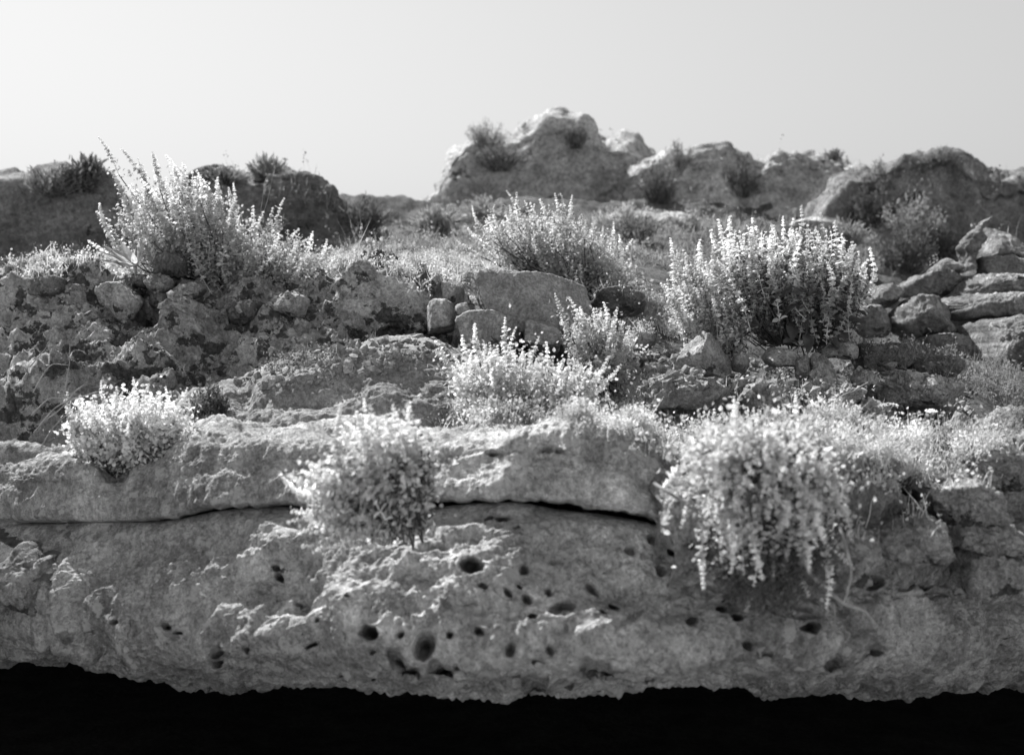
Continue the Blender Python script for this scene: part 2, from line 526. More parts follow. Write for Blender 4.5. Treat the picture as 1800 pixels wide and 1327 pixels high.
# upper slab, resting on the crack
TOP = [(-900, 800), (-100, 800), (60, 806), (150, 812), (215, 826), (300, 802), (345, 772), (400, 764), (480, 772), (580, 766), (700, 776), (800, 778), (880, 762), (960, 757), (1040, 766), (1110, 785), (1160, 815), (1195, 850), (1215, 900)]
def d_slab(P, N, X, Y):
    face = (N[..., 1] < 0.4)
    d = rock_rel(P, 1.0) + 0.016 * fbm(P * np.array([7, 7, 2.4]) + 4, 3) * face
    d -= 0.05 * np.exp(-((X - 200) / 26) ** 2 - ((Y - 815) / 40) ** 2) * face
    d += dents(P, N, X, Y, HOLES, face)
    # stepped flake on the upper left of the bulge
    step = smooth(Y + 0.35 * (X - 800) + 8 * fbm(P * 9, 2), 815, 825) * smooth(X, 760, 800) * smooth(X, 1000, 900)
    d += 0.018 * step * face
    d -= 0.03 * np.exp(-((X - 1130) / 40) ** 2 - ((Y - 850) / 30) ** 2) * face
    cy = np.interp(X, [c[0] for c in CRACK], [c[1] for c in CRACK])
    near = smooth(cy - Y, 60, 8) * (Y > 840)
    P = P + flat_near_crack(N, X, Y) * d[..., None]
    P[..., 2] -= near * np.clip(0.011 + 0.016 * fbm(P * np.array([4, 0, 0]) + 3, 2) + 0.012 * fbm(P * np.array([17, 0, 0]), 3) + 0.03 * smooth(X, 330, 180) + 0.005 * fbm(P * np.array([34, 0, 0]), 2, 0.6), -0.004, 0.0205)
    return P
cols = []
for p in [-900, -300, 0, 150, 215, 300, 345, 400, 480, 580, 700, 800, 880, 960, 1040, 1110, 1160, 1195, 1215]:
    D, cr, tp = interp(F_DEPTH, p) + 0.105 + 0.19 * interp(LEAN, p), interp(CRACK, p), interp(TOP, p)
    lift = 1.0 if p > 950 else 0.0
    zc = CAMZ + (CY - cr) / FPX * D
    e = 0.0 if p < 1150 else (p - 1150) / 65 * 0.25
    D += e
    cols.append((p, [('w', D + 0.6, zc - 0.02), (cr - 9 - 8 * lift, D + 0.2), (cr - 11 - 9 * lift, D + 0.015), (cr * .75 + tp * .25 - 4, D - 0.0), (cr * .45 + tp * .55, D + 0.05),
                     (tp + 16, D + 0.09), (tp, D + 0.22), (tp + 4, D + 0.60), ('w', D + 1.4, CAMZ - 0.55)]))
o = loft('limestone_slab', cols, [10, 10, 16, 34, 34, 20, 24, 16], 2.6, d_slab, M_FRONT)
tag(o, 'rounded pale slab of bedrock lying above the long horizontal crack', 'rock')

# rough ledge right of the slab
TOPR = [(1170, 900), (1215, 872), (1300, 850), (1390, 838), (1460, 832), (1540, 842), (1600, 846), (1660, 838), (1720, 808), (1770, 785), (1850, 780), (2700, 800)]
def d_right(P, N, X, Y):
    face = (N[..., 1] < 0.5)
    d = 1.2 * rock_rel(P, 1.0, 9.0) + 0.04 * ridged(P * np.array([3.0, 3.0, 9.0]) + 1, 3) * face
    d += dents(P, N, X, Y, [(1565, 870, 22, .12), (1580, 895, 18, .10), (1500, 1000, 40, .08), (1590, 935, 26, .07)], face)
    return P + N * d[..., None]
cols = []
for p in [1170, 1215, 1300, 1390, 1460, 1540, 1600, 1660, 1720, 1770, 1850, 2100, 2700]:
    D, tp = interp(F_DEPTH, p), interp(TOPR, p)
    cols.append((p, [('w', D + 0.5, CAMZ - 0.55), (1010, D + 0.16), (985, D + 0.10), (940, D + 0.14), (tp + 45, D + 0.22), (tp + 15, D + 0.24), (tp, D + 0.33), (tp - 18, D + 0.62), ('w', D + 1.6, CAMZ - 0.5)]))
o = loft('rough_ledge', cols, [8, 10, 26, 36, 24, 18, 16, 10], 2.8, d_right, M_RIGHT)
tag(o, 'rough broken rock ledge with bright top edges at the lower right', 'rock')

# smooth hump behind the slab
HT = [(-900, 805), (0, 802), (150, 795), (250, 775), (330, 712), (450, 672), (560, 643), (640, 622), (690, 612), (750, 618), (830, 640), (900, 668), (980, 700)]
def d_hump(P, N, X, Y):
    d = 0.9 * rock_rel(P, 1.0, 13.0) + 0.015 * fbm(P * np.array([4, 4, 10]), 3)
    d -= 0.05 * np.exp(-((X - 430) / 18) ** 2 - ((Y - 700) / 28) ** 2)
    d -= 0.03 * np.exp(-((X - 550) / 60) ** 2 - ((Y - 725) / 14) ** 2)
    return P + N * d[..., None]
cols = []
for p in [-900, -300, 0, 150, 250, 330, 450, 560, 640, 690, 750, 830, 900, 980]:
    tp = interp(HT, p)
    D = 3.75 + max(0, (300 - p)) / 900 * 0.6
    cols.append((p, [('w', D - 0.35, CAMZ - 0.5), (800, D - 0.22), (tp * .35 + 790 * .65, D - 0.12), (tp * .7 + 790 * .3, D), (tp + 14, D + 0.08), (tp, D + 0.19), (tp + 6, D + 0.6), ('w', D + 1.0, CAMZ - 0.4)]))
o = loft('bedrock_hump', cols, [6, 18, 30, 30, 18, 18, 8], 2.6, d_hump, M_HUMP)
tag(o, 'smooth sloping hump of grey bedrock below the lichened bank', 'rock')

# lichened bank under the left bush
BT = [(-900, 500), (0, 492), (130, 495), (250, 520), (380, 520), (500, 525), (580, 505), (640, 480), (700, 490), (770, 530), (830, 560), (900, 590)]
def d_bank(P, N, X, Y):
    lump = fbm(P * np.array([3.2, 3.2, 5.0]) + 21, 4, 0.55)
    d = 0.11 * lump + 0.035 * ridged(P * np.array([6, 6, 9]) + 2, 4, 0.6) + 0.010 * fbm(P * 30, 4, 0.6)
    return P + N * d[..., None]
cols = []
for p in [-900, -300, 0, 130, 250, 380, 500, 580, 640, 700, 770, 830, 900]:
    tp = interp(BT, p)
    D = 4.85
    lf = float(np.clip((430 - p) / 150, 0, 1))
    cols.append((p, [('w', D - 0.5 - 0.5 * lf, CAMZ - 0.3 - 0.2 * lf), (690 + 100 * lf, D - 0.38 - 0.4 * lf), (640 + 40 * lf, D - 0.3 - 0.2 * lf), (tp * .4 + 640 * .6, D - 0.16), (tp + 22, D - 0.02), (tp, D + 0.12), (tp - 4, D + 0.45), ('w', D + 1.0, CAMZ + 0.2)]))
o = loft('lichened_bank', cols, [6, 16, 40, 34, 18, 16, 8], 2.6, d_bank, M_BANK)
tag(o, 'grey bedrock bank blotched with black lichen below the left bush', 'rock')

# ------------------------------------------------------------------ loose stones: outline, own depth and thickness
def outline_rock(name, label, poly, Y, thick, mat, seed, power=3.0, chops=7, rough=1.0, cat='stone', group=None, res=1.0, tilt=0.0, parent=None, detail=1.0):
    poly = np.array(poly, float)
    c = poly.mean(0)
    rs = np.random.default_rng(seed)
    size = np.ptp(poly, axis=0).max()
    nt = int(np.clip(size * 1.1 * res, 40, 260))
    nf = int(np.clip(size * 0.6 * res, 22, 130))
    th = np.linspace(0, 2 * np.pi, nt, endpoint=False)
    R = np.zeros(nt)
    dx, dy = np.cos(th), -np.sin(th)                   # theta up the picture
    A, B = poly - c, np.roll(poly, -1, 0) - c
    for k in range(len(poly)):
        ex, ey = B[k] - A[k]
        den = dx * ey - dy * ex
        with np.errstate(divide='ignore', invalid='ignore'):
            t = (A[k, 0] * ey - A[k, 1] * ex) / den
            s = (A[k, 0] * dy - A[k, 1] * dx) / den
        ok = (t > 0) & (s >= -1e-6) & (s <= 1 + 1e-6)
        R = np.where(ok, np.maximum(R, t), R)
    ker = np.array([1, 2, 3, 2, 1]) / 9
    R = np.convolve(np.concatenate([R[-2:], R, R[:2]]), ker, 'valid')
    R = R / FPX * Y
    ph = np.linspace(-np.pi / 2, np.pi / 2, nf)
    cp = np.abs(np.cos(ph)) ** (2 / power)
    sp = np.sign(np.sin(ph)) * np.abs(np.sin(ph)) ** (2 / power)
    P = np.zeros((nt, nf, 3))
    P[..., 0] = (R * np.cos(th))[:, None] * cp
    P[..., 2] = (R * np.sin(th))[:, None] * cp
    P[..., 1] = thick * 0.5 * sp[None, :]
    rad = R.mean()
    for k in range(chops):
        n = rs.normal(size=3)
        n[1] = -abs(n[1]) if k % 3 else n[1]
        n /= np.linalg.norm(n)
        dd = P @ n
        off = dd.max() * rs.uniform(0.52, 0.82)
        P -= n * (np.maximum(dd - off, 0) * 0.96)[..., None]
    # shear so the top leans back
    P[..., 1] += P[..., 2] * tilt
    N = grid_normals(P)
    if (N * P).sum(-1).mean() < 0:
        N = -N
    S = P + seed * 1.37
    q = 0.28 / max(rad, 0.03)
    d = rad * rough * (0.09 * fbm(S * 1.6 * q * 4, 4, 0.55) + 0.05 * ridged(S * q * 11, 4, 0.65)) + 0.002 * detail * fbm(S * 60, 3, 0.6)
    P = P + N * d[..., None]
    P[:, 0], P[:, -1] = P[:, 0].mean(0), P[:, -1].mean(0)
    # rotate the flat picture outline into the world plane at its centre
    ctr = at(c[0], c[1], Y)
    V = P.reshape(-1, 3)
    F = grid_faces(nt, nf, True)
    ptest = np.cross(P[1, nf // 2] - P[0, nf // 2], P[0, nf // 2 + 1] - P[0, nf // 2])
    if np.dot(ptest, P[0, nf // 2]) < 0:
        F = F[:, ::-1]
    me = mesh_from(name, V, F)
    o = obj(name, me, mat, loc=ctr)
    SOLID.append((V + ctr, F))
    if label:
        tag(o, label, cat, group)
    return o

def box_poly(x0, y0, x1, y1, seed, j=0.17):
    rs = np.random.default_rng(seed)
    w, h = x1 - x0, y1 - y0
    t = [(0, .35), (.08, .1), (.3, 0), (.65, .02), (.92, .12), (1, .4), (.98, .75), (.85, .97), (.5, 1), (.15, .96), (.02, .75)]
    return [(x0 + w * (a + rs.uniform(-j, j) * .6), y0 + h * (b + rs.uniform(-j, j))) for a, b in t]

G_TOP, G_WALL, G_RUB = 'stones along the top of the bank', 'blocks in the tumbled wall', 'stones below the right bush'
outline_rock('boulder', 'big lichened boulder on the bank left of the long rectangular block', [(598, 500), (625, 470), (660, 460), (705, 474), (745, 500), (757, 540), (745, 585), (700, 600), (640, 598), (600, 570)], 4.75, 0.45, M_BANK, 3, 3.2, 6, 1.1)
outline_rock('stone_block', 'long smooth rectangular block with pale spots in the tumbled wall', [(822, 496), (836, 478), (905, 482), (975, 488), (1030, 504), (1038, 540), (1030, 588), (960, 592), (870, 590), (818, 580)], 4.62, 0.40, M_BLOCK, 8, 6, 4, 0.35, group=G_WALL)
outline_rock('stone_block', 'pale angular block under the long rectangular block, nearer its left end', [(800, 568), (818, 550), (865, 547), (912, 558), (921, 580), (912, 612), (860, 624), (806, 612)], 4.42, 0.30, M_STONE, 12, 5, 6, 0.5, group=G_WALL)
outline_rock('stone_block', 'small squarish block under the right end of the long rectangular block', [(925, 565), (945, 557), (978, 566), (986, 590), (980, 622), (940, 622), (922, 600)], 4.42, 0.26, M_STONE, 14, 5, 5, 0.5, group=G_WALL)
outline_rock('stone_block', 'upright angular stone wedged between lichened boulder and long rectangular block', [(744, 545), (765, 527), (795, 530), (799, 556), (795, 588), (755, 590), (748, 570)], 4.52, 0.24, M_STONE, 16, 4.5, 6, 0.6, group=G_WALL)
outline_rock('stone', 'small knobbly stone just left of the long block base', [(800, 540), (815, 532), (832, 540), (834, 556), (815, 562), (802, 556)], 4.48, 0.10, M_STONE, 17, 3, 5)
outline_rock('stone', 'upright leafy-topped stone against left end of long rectangular block', [(775, 500), (800, 492), (815, 505), (812, 535), (785, 535)], 4.75, 0.2, M_STONE, 18, 3, 5)
stones = [
    (172, 498, 255, 556, 4.72, .28, M_STONE, 'large rounded grey stone at the left of the bank top'),
    (278, 524, 368, 572, 4.70, .28, M_STONE, 'tilted pale stone with flat face, middle of the bank top row'),
    (468, 516, 552, 562, 4.72, .26, M_STONE, 'smooth domed stone under the right skirt of the left bush'),
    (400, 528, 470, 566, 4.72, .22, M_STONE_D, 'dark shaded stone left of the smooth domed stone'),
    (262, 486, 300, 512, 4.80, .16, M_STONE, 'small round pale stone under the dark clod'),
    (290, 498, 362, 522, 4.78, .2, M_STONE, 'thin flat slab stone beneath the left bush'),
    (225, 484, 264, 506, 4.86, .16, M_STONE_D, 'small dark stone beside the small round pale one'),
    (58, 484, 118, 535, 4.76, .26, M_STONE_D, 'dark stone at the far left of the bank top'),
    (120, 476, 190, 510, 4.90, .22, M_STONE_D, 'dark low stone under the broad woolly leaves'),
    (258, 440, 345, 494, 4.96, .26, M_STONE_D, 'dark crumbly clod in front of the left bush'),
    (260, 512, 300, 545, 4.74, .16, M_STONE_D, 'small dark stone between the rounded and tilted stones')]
for k, (x0, y0, x1, y1, Y, T, m, lab) in enumerate(stones):
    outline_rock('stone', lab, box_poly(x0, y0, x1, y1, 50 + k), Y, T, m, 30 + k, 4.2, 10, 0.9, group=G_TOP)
outline_rock('stone', 'pyramid-shaped pale stone at the left foot of the right bush', [(1184, 645), (1196, 620), (1222, 590), (1238, 583), (1262, 600), (1288, 640), (1286, 656), (1230, 662)], 4.15, 0.26, M_STONE, 71, 3.4, 6, 0.6, group=G_RUB)
rub = [
    (1290, 622, 1322, 660, 4.18, .14, M_STONE, 'small upright stone right of the pyramid-shaped stone'),
    (1346, 608, 1406, 648, 4.22, .2, M_STONE, 'pale rounded stone in front of the right bush roots'),
    (1402, 630, 1426, 672, 4.12, .12, M_STONE, 'small crusted stone with pale lichen on the rubble slope'),
    (1424, 628, 1470, 690, 4.10, .16, M_STONE, 'upright flat-faced stone in the middle of the rubble slope'),
    (1504, 652, 1546, 686, 4.05, .16, M_STONE, 'round knob of pale stone above the long slab'),
    (1466, 596, 1504, 634, 4.32, .16, M_STONE, 'pale angular stone at the right of the bush stems'),
    (1500, 602, 1610, 648, 4.36, .34, M_STONE_D, 'broad dark ledge stone right of the bush'),
    (1546, 664, 1694, 712, 4.02, .26, M_STONE, 'long flat slab sloping down at the right of the rubble'),
    (1600, 632, 1694, 680, 4.26, .3, M_STONE_D, 'long dark slab behind the long flat slab'),
    (1092, 646, 1270, 720, 3.95, .4, M_HUMP, 'broad domed rock below the pyramid-shaped stone'),
    (1260, 676, 1420, 730, 3.90, .36, M_HUMP, 'low cracked rock shelf behind the grassy ledge'),
    (1380, 684, 1512, 728, 3.86, .32, M_HUMP, 'rounded rock shelf under the upright flat-faced stone'),
    (1512, 704, 1552, 748, 3.84, .2, M_STONE, 'pale wedge stone at the edge of the grassy ledge'),
    (1206, 648, 1240, 668, 4.02, .1, M_STONE, 'small flat stone under the pyramid-shaped stone'),
    (1440, 604, 1476, 630, 4.36, .14, M_STONE, 'small light stone by the bush roots'),
    (1090, 586, 1160, 622, 4.5, .26, M_STONE, 'flat grey stone in the gap right of the tumbled wall'),
    (1040, 512, 1150, 560, 4.75, .3, M_STONE_D, 'dark sloping slab right of the long rectangular block'),
    (1700, 750, 1732, 782, 3.75, .12, M_STONE, 'small rounded stone at the right end of the grassy ledge'),
    (1538, 808, 1612, 846, 3.05, .2, M_STONE, 'smooth oval stone perched on the rough ledge'),
    (1478, 850, 1530, 905, 2.98, .2, M_RIGHT, 'squarish stone with bright top set in the rough ledge'),
    (694, 586, 760, 616, 4.45, .2, M_BANK, 'flat stone under the big lichened boulder'),
    (-10, 972, 106, 1085, 3.36, .3, M_RIGHT, 'rough lump of rock at the far left below the crack')]
for k, (x0, y0, x1, y1, Y, T, m, lab) in enumerate(rub):
    outline_rock('stone', lab, box_poly(x0, y0, x1, y1, 90 + k), Y, T, m, 90 + k, 4.2, 10, 0.9, group=G_RUB if 600 < y0 < 740 else None)

G_LED = 'broken blocks of the rough ledge'
for k, (x0, y0, x1, y1, Y, T, lab) in enumerate([
    (1606, 850, 1745, 915, 3.02, .34, 'bright-topped block jutting from the rough ledge near the right edge'),
    (1655, 918, 1800, 965, 3.00, .32, 'knobbly pale shelf below the bright-topped block at the right edge'),
    (1690, 965, 1800, 1030, 2.98, .30, 'lowest knobbly block at the right edge of the ledge'),
    (1530, 905, 1660, 985, 2.90, .30, 'rounded grey block in the ledge right of the spilling bush'),
    (1446, 935, 1540, 1010, 2.80, .26, 'dark rounded rock under the right side of the spilling bush'),
    (1700, 790, 1800, 850, 3.20, .34, 'pale block at the right end of the grassy ledge'),
    (1160, 880, 1240, 965, 2.72, .26, 'pitted knob of rock at the right end of the crack')]):
    outline_rock('ledge_block', lab, box_poly(x0, y0, x1, y1, 190 + k), Y, T, M_RIGHT, 190 + k, 3.2, 5, 1.6, cat='rock', group=G_LED, tilt=0.35)

# ------------------------------------------------------------------ rocks further back
def far_mass(name, label, tops, base_py, D, depth, mat, seed, rel=1.0, step=4.0, bulge=0.25, undercut=0.0):
    cols = []
    for p, tp in tops:
        tp += 13 if D > 11 else 4
        b = max(base_py, tp + 12)
        cols.append((p, [(b + 30, D - depth * .5), (b, D - depth * .45), (tp * .35 + b * .65, D - depth * (.36 + undercut)), (tp * .7 + b * .3, D - depth * .30), (tp + (b - tp) * .07, D - depth * .255),
                         (tp, D - depth * .20), (tp + 12, D + depth * .3), (b + 10, D + depth * 1.2)]))
    def dd(P, N, X, Y):
        S = P + seed
        d = 0.17 * fbm(S * 0.75, 4, 0.55) + 0.07 * ridged(S * np.array([1.6, 1.6, 1.6]), 5, 0.62) + 0.07 * ridged(S * np.array([1.1, 1.1, 0.35]) + 5, 3, 0.5) - 0.10 + 0.02 * fbm(S * 9, 3, 0.6)
        lay = S[..., 2] * 1.9 + 0.9 * fbm(S * 0.5, 3)
        d = d + 0.05 * (np.abs((lay % 1) - 0.5) - 0.25)
        return P + N * (d * rel)[..., None]
    o = loft(name, cols, [4, 20, 34, 34, 22, 18, 10], step, dd, mat)
    tag(o, label, 'rock')
    return o

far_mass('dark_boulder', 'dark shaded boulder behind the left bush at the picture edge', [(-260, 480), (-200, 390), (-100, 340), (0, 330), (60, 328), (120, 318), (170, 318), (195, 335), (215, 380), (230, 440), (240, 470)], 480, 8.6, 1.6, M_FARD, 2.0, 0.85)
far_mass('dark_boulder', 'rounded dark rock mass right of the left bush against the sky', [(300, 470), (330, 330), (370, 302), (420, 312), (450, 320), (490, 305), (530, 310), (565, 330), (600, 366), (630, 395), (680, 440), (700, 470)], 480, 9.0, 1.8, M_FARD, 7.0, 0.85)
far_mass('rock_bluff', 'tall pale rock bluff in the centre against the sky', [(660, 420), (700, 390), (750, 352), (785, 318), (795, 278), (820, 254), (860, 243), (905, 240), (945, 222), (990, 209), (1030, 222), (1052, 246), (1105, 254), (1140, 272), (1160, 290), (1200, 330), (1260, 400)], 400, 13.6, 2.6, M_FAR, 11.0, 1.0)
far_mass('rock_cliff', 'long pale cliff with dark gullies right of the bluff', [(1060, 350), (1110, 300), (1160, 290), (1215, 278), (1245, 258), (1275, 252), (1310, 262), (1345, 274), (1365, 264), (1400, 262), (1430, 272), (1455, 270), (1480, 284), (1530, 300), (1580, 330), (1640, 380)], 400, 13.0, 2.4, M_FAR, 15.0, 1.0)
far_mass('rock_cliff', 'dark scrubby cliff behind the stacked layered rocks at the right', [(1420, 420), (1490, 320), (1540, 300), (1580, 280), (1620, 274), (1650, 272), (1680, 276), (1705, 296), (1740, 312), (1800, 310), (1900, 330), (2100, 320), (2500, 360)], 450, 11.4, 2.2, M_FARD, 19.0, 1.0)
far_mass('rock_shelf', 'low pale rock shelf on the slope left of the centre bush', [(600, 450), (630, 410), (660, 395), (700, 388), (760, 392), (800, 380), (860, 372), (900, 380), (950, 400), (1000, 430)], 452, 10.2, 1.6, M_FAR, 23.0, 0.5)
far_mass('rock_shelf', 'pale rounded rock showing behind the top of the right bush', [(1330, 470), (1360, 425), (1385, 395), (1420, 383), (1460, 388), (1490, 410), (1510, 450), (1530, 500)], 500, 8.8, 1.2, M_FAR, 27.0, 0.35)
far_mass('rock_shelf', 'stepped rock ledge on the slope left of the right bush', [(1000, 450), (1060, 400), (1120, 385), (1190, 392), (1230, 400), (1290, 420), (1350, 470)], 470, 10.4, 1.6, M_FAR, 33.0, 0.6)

# layered outcrop at the right
G_LAY = 'blocks of the layered outcrop at the right'
lay = [
    ([(1720, 395), (1745, 400), (1775, 430), (1790, 470), (1725, 470), (1712, 440)], 7.2, .6, 'dark block leaning behind the finger of rock'),
    ([(1642, 474), (1650, 456), (1672, 450), (1690, 462), (1685, 484), (1650, 484)], 6.8, .35, 'rounded knob left of the finger of rock'),
    ([(1665, 475), (1720, 456), (1790, 460), (1860, 470), (1850, 495), (1700, 496)], 7.0, .8, 'flat layer just under the finger of rock'),
    ([(1600, 500), (1620, 484), (1660, 480), (1700, 486), (1705, 510), (1640, 520), (1605, 515)], 6.9, .6, 'low pale layer left of the stacked blocks'),
    ([(1652, 540), (1660, 505), (1690, 490), (1730, 488), (1800, 490), (1860, 500), (1850, 545), (1700, 548)], 6.7, .7, 'large bright-edged block in the upper stack'),
    ([(1656, 570), (1658, 530), (1690, 520), (1760, 522), (1860, 530), (1850, 552), (1760, 556), (1680, 558)], 6.55, .8, 'overhanging block above the dark slot'),
    ([(1530, 530), (1536, 508), (1556, 500), (1576, 510), (1582, 535), (1560, 545)], 6.7, .4, 'pale rounded boulder at the left of the layered outcrop'),
    ([(1508, 560), (1515, 540), (1545, 535), (1570, 560), (1560, 590), (1520, 592)], 6.6, .5, 'low block below the pale rounded boulder'),
    ([(1548, 590), (1565, 552), (1600, 526), (1640, 520), (1662, 540), (1668, 580), (1640, 596), (1580, 600)], 6.6, .6, 'big sloping block in the middle of the layered outcrop'),
    ([(1640, 590), (1655, 560), (1675, 570), (1670, 592)], 6.5, .4, 'narrow block at the left end of the dark slot'),
    ([(1706, 618), (1712, 575), (1760, 562), (1860, 565), (1850, 640), (1720, 640)], 6.2, .8, 'bright-cornered block below the dark slot'),
    ([(1600, 622), (1606, 598), (1660, 590), (1706, 598), (1700, 628), (1640, 632)], 6.45, .5, 'low grey slab at the foot of the layered outcrop')]
for k, (poly, Y, T, lab) in enumerate(lay):
    outline_rock('layered_block', lab, poly, Y, T, M_STRATA, 141 + k, 6, 9, 0.9, cat='rock', group=G_LAY, tilt=0.1)
outline_rock('layered_block', 'dark core of the layered outcrop behind its blocks', [(1560, 640), (1600, 560), (1680, 490), (1760, 470), (1900, 470), (2100, 480), (2100, 660), (1700, 650)], 7.6, 1.2, M_STRATA, 171, 4, 4, 0.5, cat='rock', group=G_LAY)

sp_ = np.array([(1690, 480, 20), (1700, 455, 18), (1706, 432, 15), (1712, 412, 13), (1722, 396, 10), (1735, 386, 6), (1744, 381, 2)], float)
tt = np.linspace(0, 6, 60)
sp_ = hermite(np.arange(7), sp_, tt)
ctr = np.array([at(a, b, 6.9) for a, b, r in sp_])
an = np.linspace(0, 2 * np.pi, 28, endpoint=False)
P = ctr[:, None, :] + (sp_[:, 2] / FPX * 6.9)[:, None, None] * np.stack([np.cos(an), 1.5 * np.sin(an), 0.35 * np.cos(an)], -1)[None]
P = P + (0.05 * fbm(P * 7, 4, 0.6) * smooth(sp_[:, 2], 1, 12)[:, None])[..., None] * np.stack([np.cos(an), np.sin(an), 0 * an], -1)[None]
P = np.swapaxes(P, 0, 1)
org = ctr[0].copy()
tag(obj('layered_block', mesh_from('layered_block', (P - org).reshape(-1, 3), grid_faces(28, 60, True)), M_STRATA, loc=org), 'thin leaning finger of rock on top of the layered outcrop', 'rock', G_LAY)

# ------------------------------------------------------------------ something to stand plants on
_allV, _allF, _n = [], [], 0
for V, F in SOLID:
    _allV.append(V)
    _allF.append(F + _n)
    _n += len(V)
BV = BVHTree.FromPolygons(np.concatenate(_allV).tolist(), np.concatenate(_allF).tolist(), epsilon=0.0)
CAMP = Vector((0, 0, CAMZ))

def hit(px, py):
    d = Vector(((px - CX) / FPX, 1.0, (CY - py) / FPX)).normalized()
    loc, nor, idx, dist = BV.ray_cast(CAMP, d)
    return loc, nor

def drop(x, y, z):
    loc, nor, idx, dist = BV.ray_cast(Vector((x, y, z)), Vector((0, 0, -1)), 1.2)
    return loc

def in_poly(pts, poly):
    poly = np.asarray(poly, float)
    x, y = pts[:, 0], pts[:, 1]
    ins = np.zeros(len(pts), bool)
    j = len(poly) - 1
    for i in range(len(poly)):
        xi, yi, xj, yj = *poly[i], *poly[j]
        c = ((yi > y) != (yj > y)) & (x < (xj - xi) * (y - yi) / (yj - yi + 1e-9) + xi)
        ins ^= c
        j = i
    return ins

def sample_poly(poly, n, rng):
    poly = np.asarray(poly, float)
    lo, hi = poly.min(0), poly.max(0)
    out = np.zeros((0, 2))
    while len(out) < n:
        p = rng.uniform(lo, hi, (n * 3, 2))
        out = np.concatenate([out, p[in_poly(p, poly)]])
    return out[:n]

# ------------------------------------------------------------------ leaf templates, batch placed
class Batch:
    def __init__(self):
        self.V, self.F, self.n = [], [], 0
    def add(self, tv, tf, M, L):
        """M (k,3,3), L (k,3)"""
        k = len(L)
        if k == 0:
            return
        V = np.einsum('kij,vj->kvi', M, tv) + L[:, None, :]
        F = tf[None] + (np.arange(k) * len(tv))[:, None, None] + self.n
        self.V.append(V.reshape(-1, 3))
        self.F.append(F.reshape(-1, 3))
        self.n += k * len(tv)
    def tube(self, pts, r0, r1, sides=4):
        pts = np.asarray(pts, float)
        m = len(pts)
        t = np.gradient(pts, axis=0)
        t /= np.linalg.norm(t, axis=1)[:, None] + 1e-9
        ref = np.where(np.abs(t[:, 2:3]) > .9, np.array([[1., 0, 0]]), np.array([[0, 0, 1.]]))
        a = np.cross(t, ref)
        a /= np.linalg.norm(a, axis=1)[:, None] + 1e-9
        b = np.cross(t, a)
        r = np.linspace(r0, r1, m)[:, None]
        ang = np.arange(sides) * 2 * np.pi / sides
        V = np.stack([pts + r * (a * math.cos(q) + b * math.sin(q)) for q in ang], 1).reshape(-1, 3)
        F = []
        for i in range(m - 1):
            for s in range(sides):
                p, q = i * sides + s, i * sides + (s + 1) % sides
                F += [(p, q, q + sides), (p, q + sides, p + sides)]
        self.V.append(V)
        self.F.append(np.array(F) + self.n)
        self.n += len(V)
    def mesh(self, name, sm=False):
        return mesh_from(name, np.concatenate(self.V), np.concatenate(self.F), sm)

LEAF_V = np.array([(0, 0, 0), (-.36, .34, .10), (0, .38, 0), (.36, .34, .10), (-.26, .72, .08), (.26, .72, .08), (0, 1, -.08)])
LEAF_F = np.array([(0, 2, 1), (0, 3, 2), (1, 2, 4), (2, 3, 5), (2, 6, 4), (2, 5, 6)])
KITE_V = np.array([(0, 0, 0), (-.42, .55, .12), (.42, .55, .12), (0, 1, 0)])
KITE_F = np.array([(0, 3, 1), (0, 2, 3)])
BLADE_V = np.array([(-.5, 0, 0), (.5, 0, 0), (-.4, .45, .06), (.4, .45, .06), (0, 1, .28)])
BLADE_F = np.array([(0, 1, 3), (0, 3, 2), (2, 3, 4)])

def frames(D, rng, up=None):
    """local Y along D, random roll (or Z towards up)"""
    D = D / (np.linalg.norm(D, axis=1)[:, None] + 1e-9)
    R = rng.normal(size=D.shape) if up is None else np.broadcast_to(up, D.shape) + 0.35 * rng.normal(size=D.shape)
    X = np.cross(D, R)
    X /= np.linalg.norm(X, axis=1)[:, None] + 1e-9
    Z = np.cross(X, D)
    return np.stack([X, D, Z], -1)

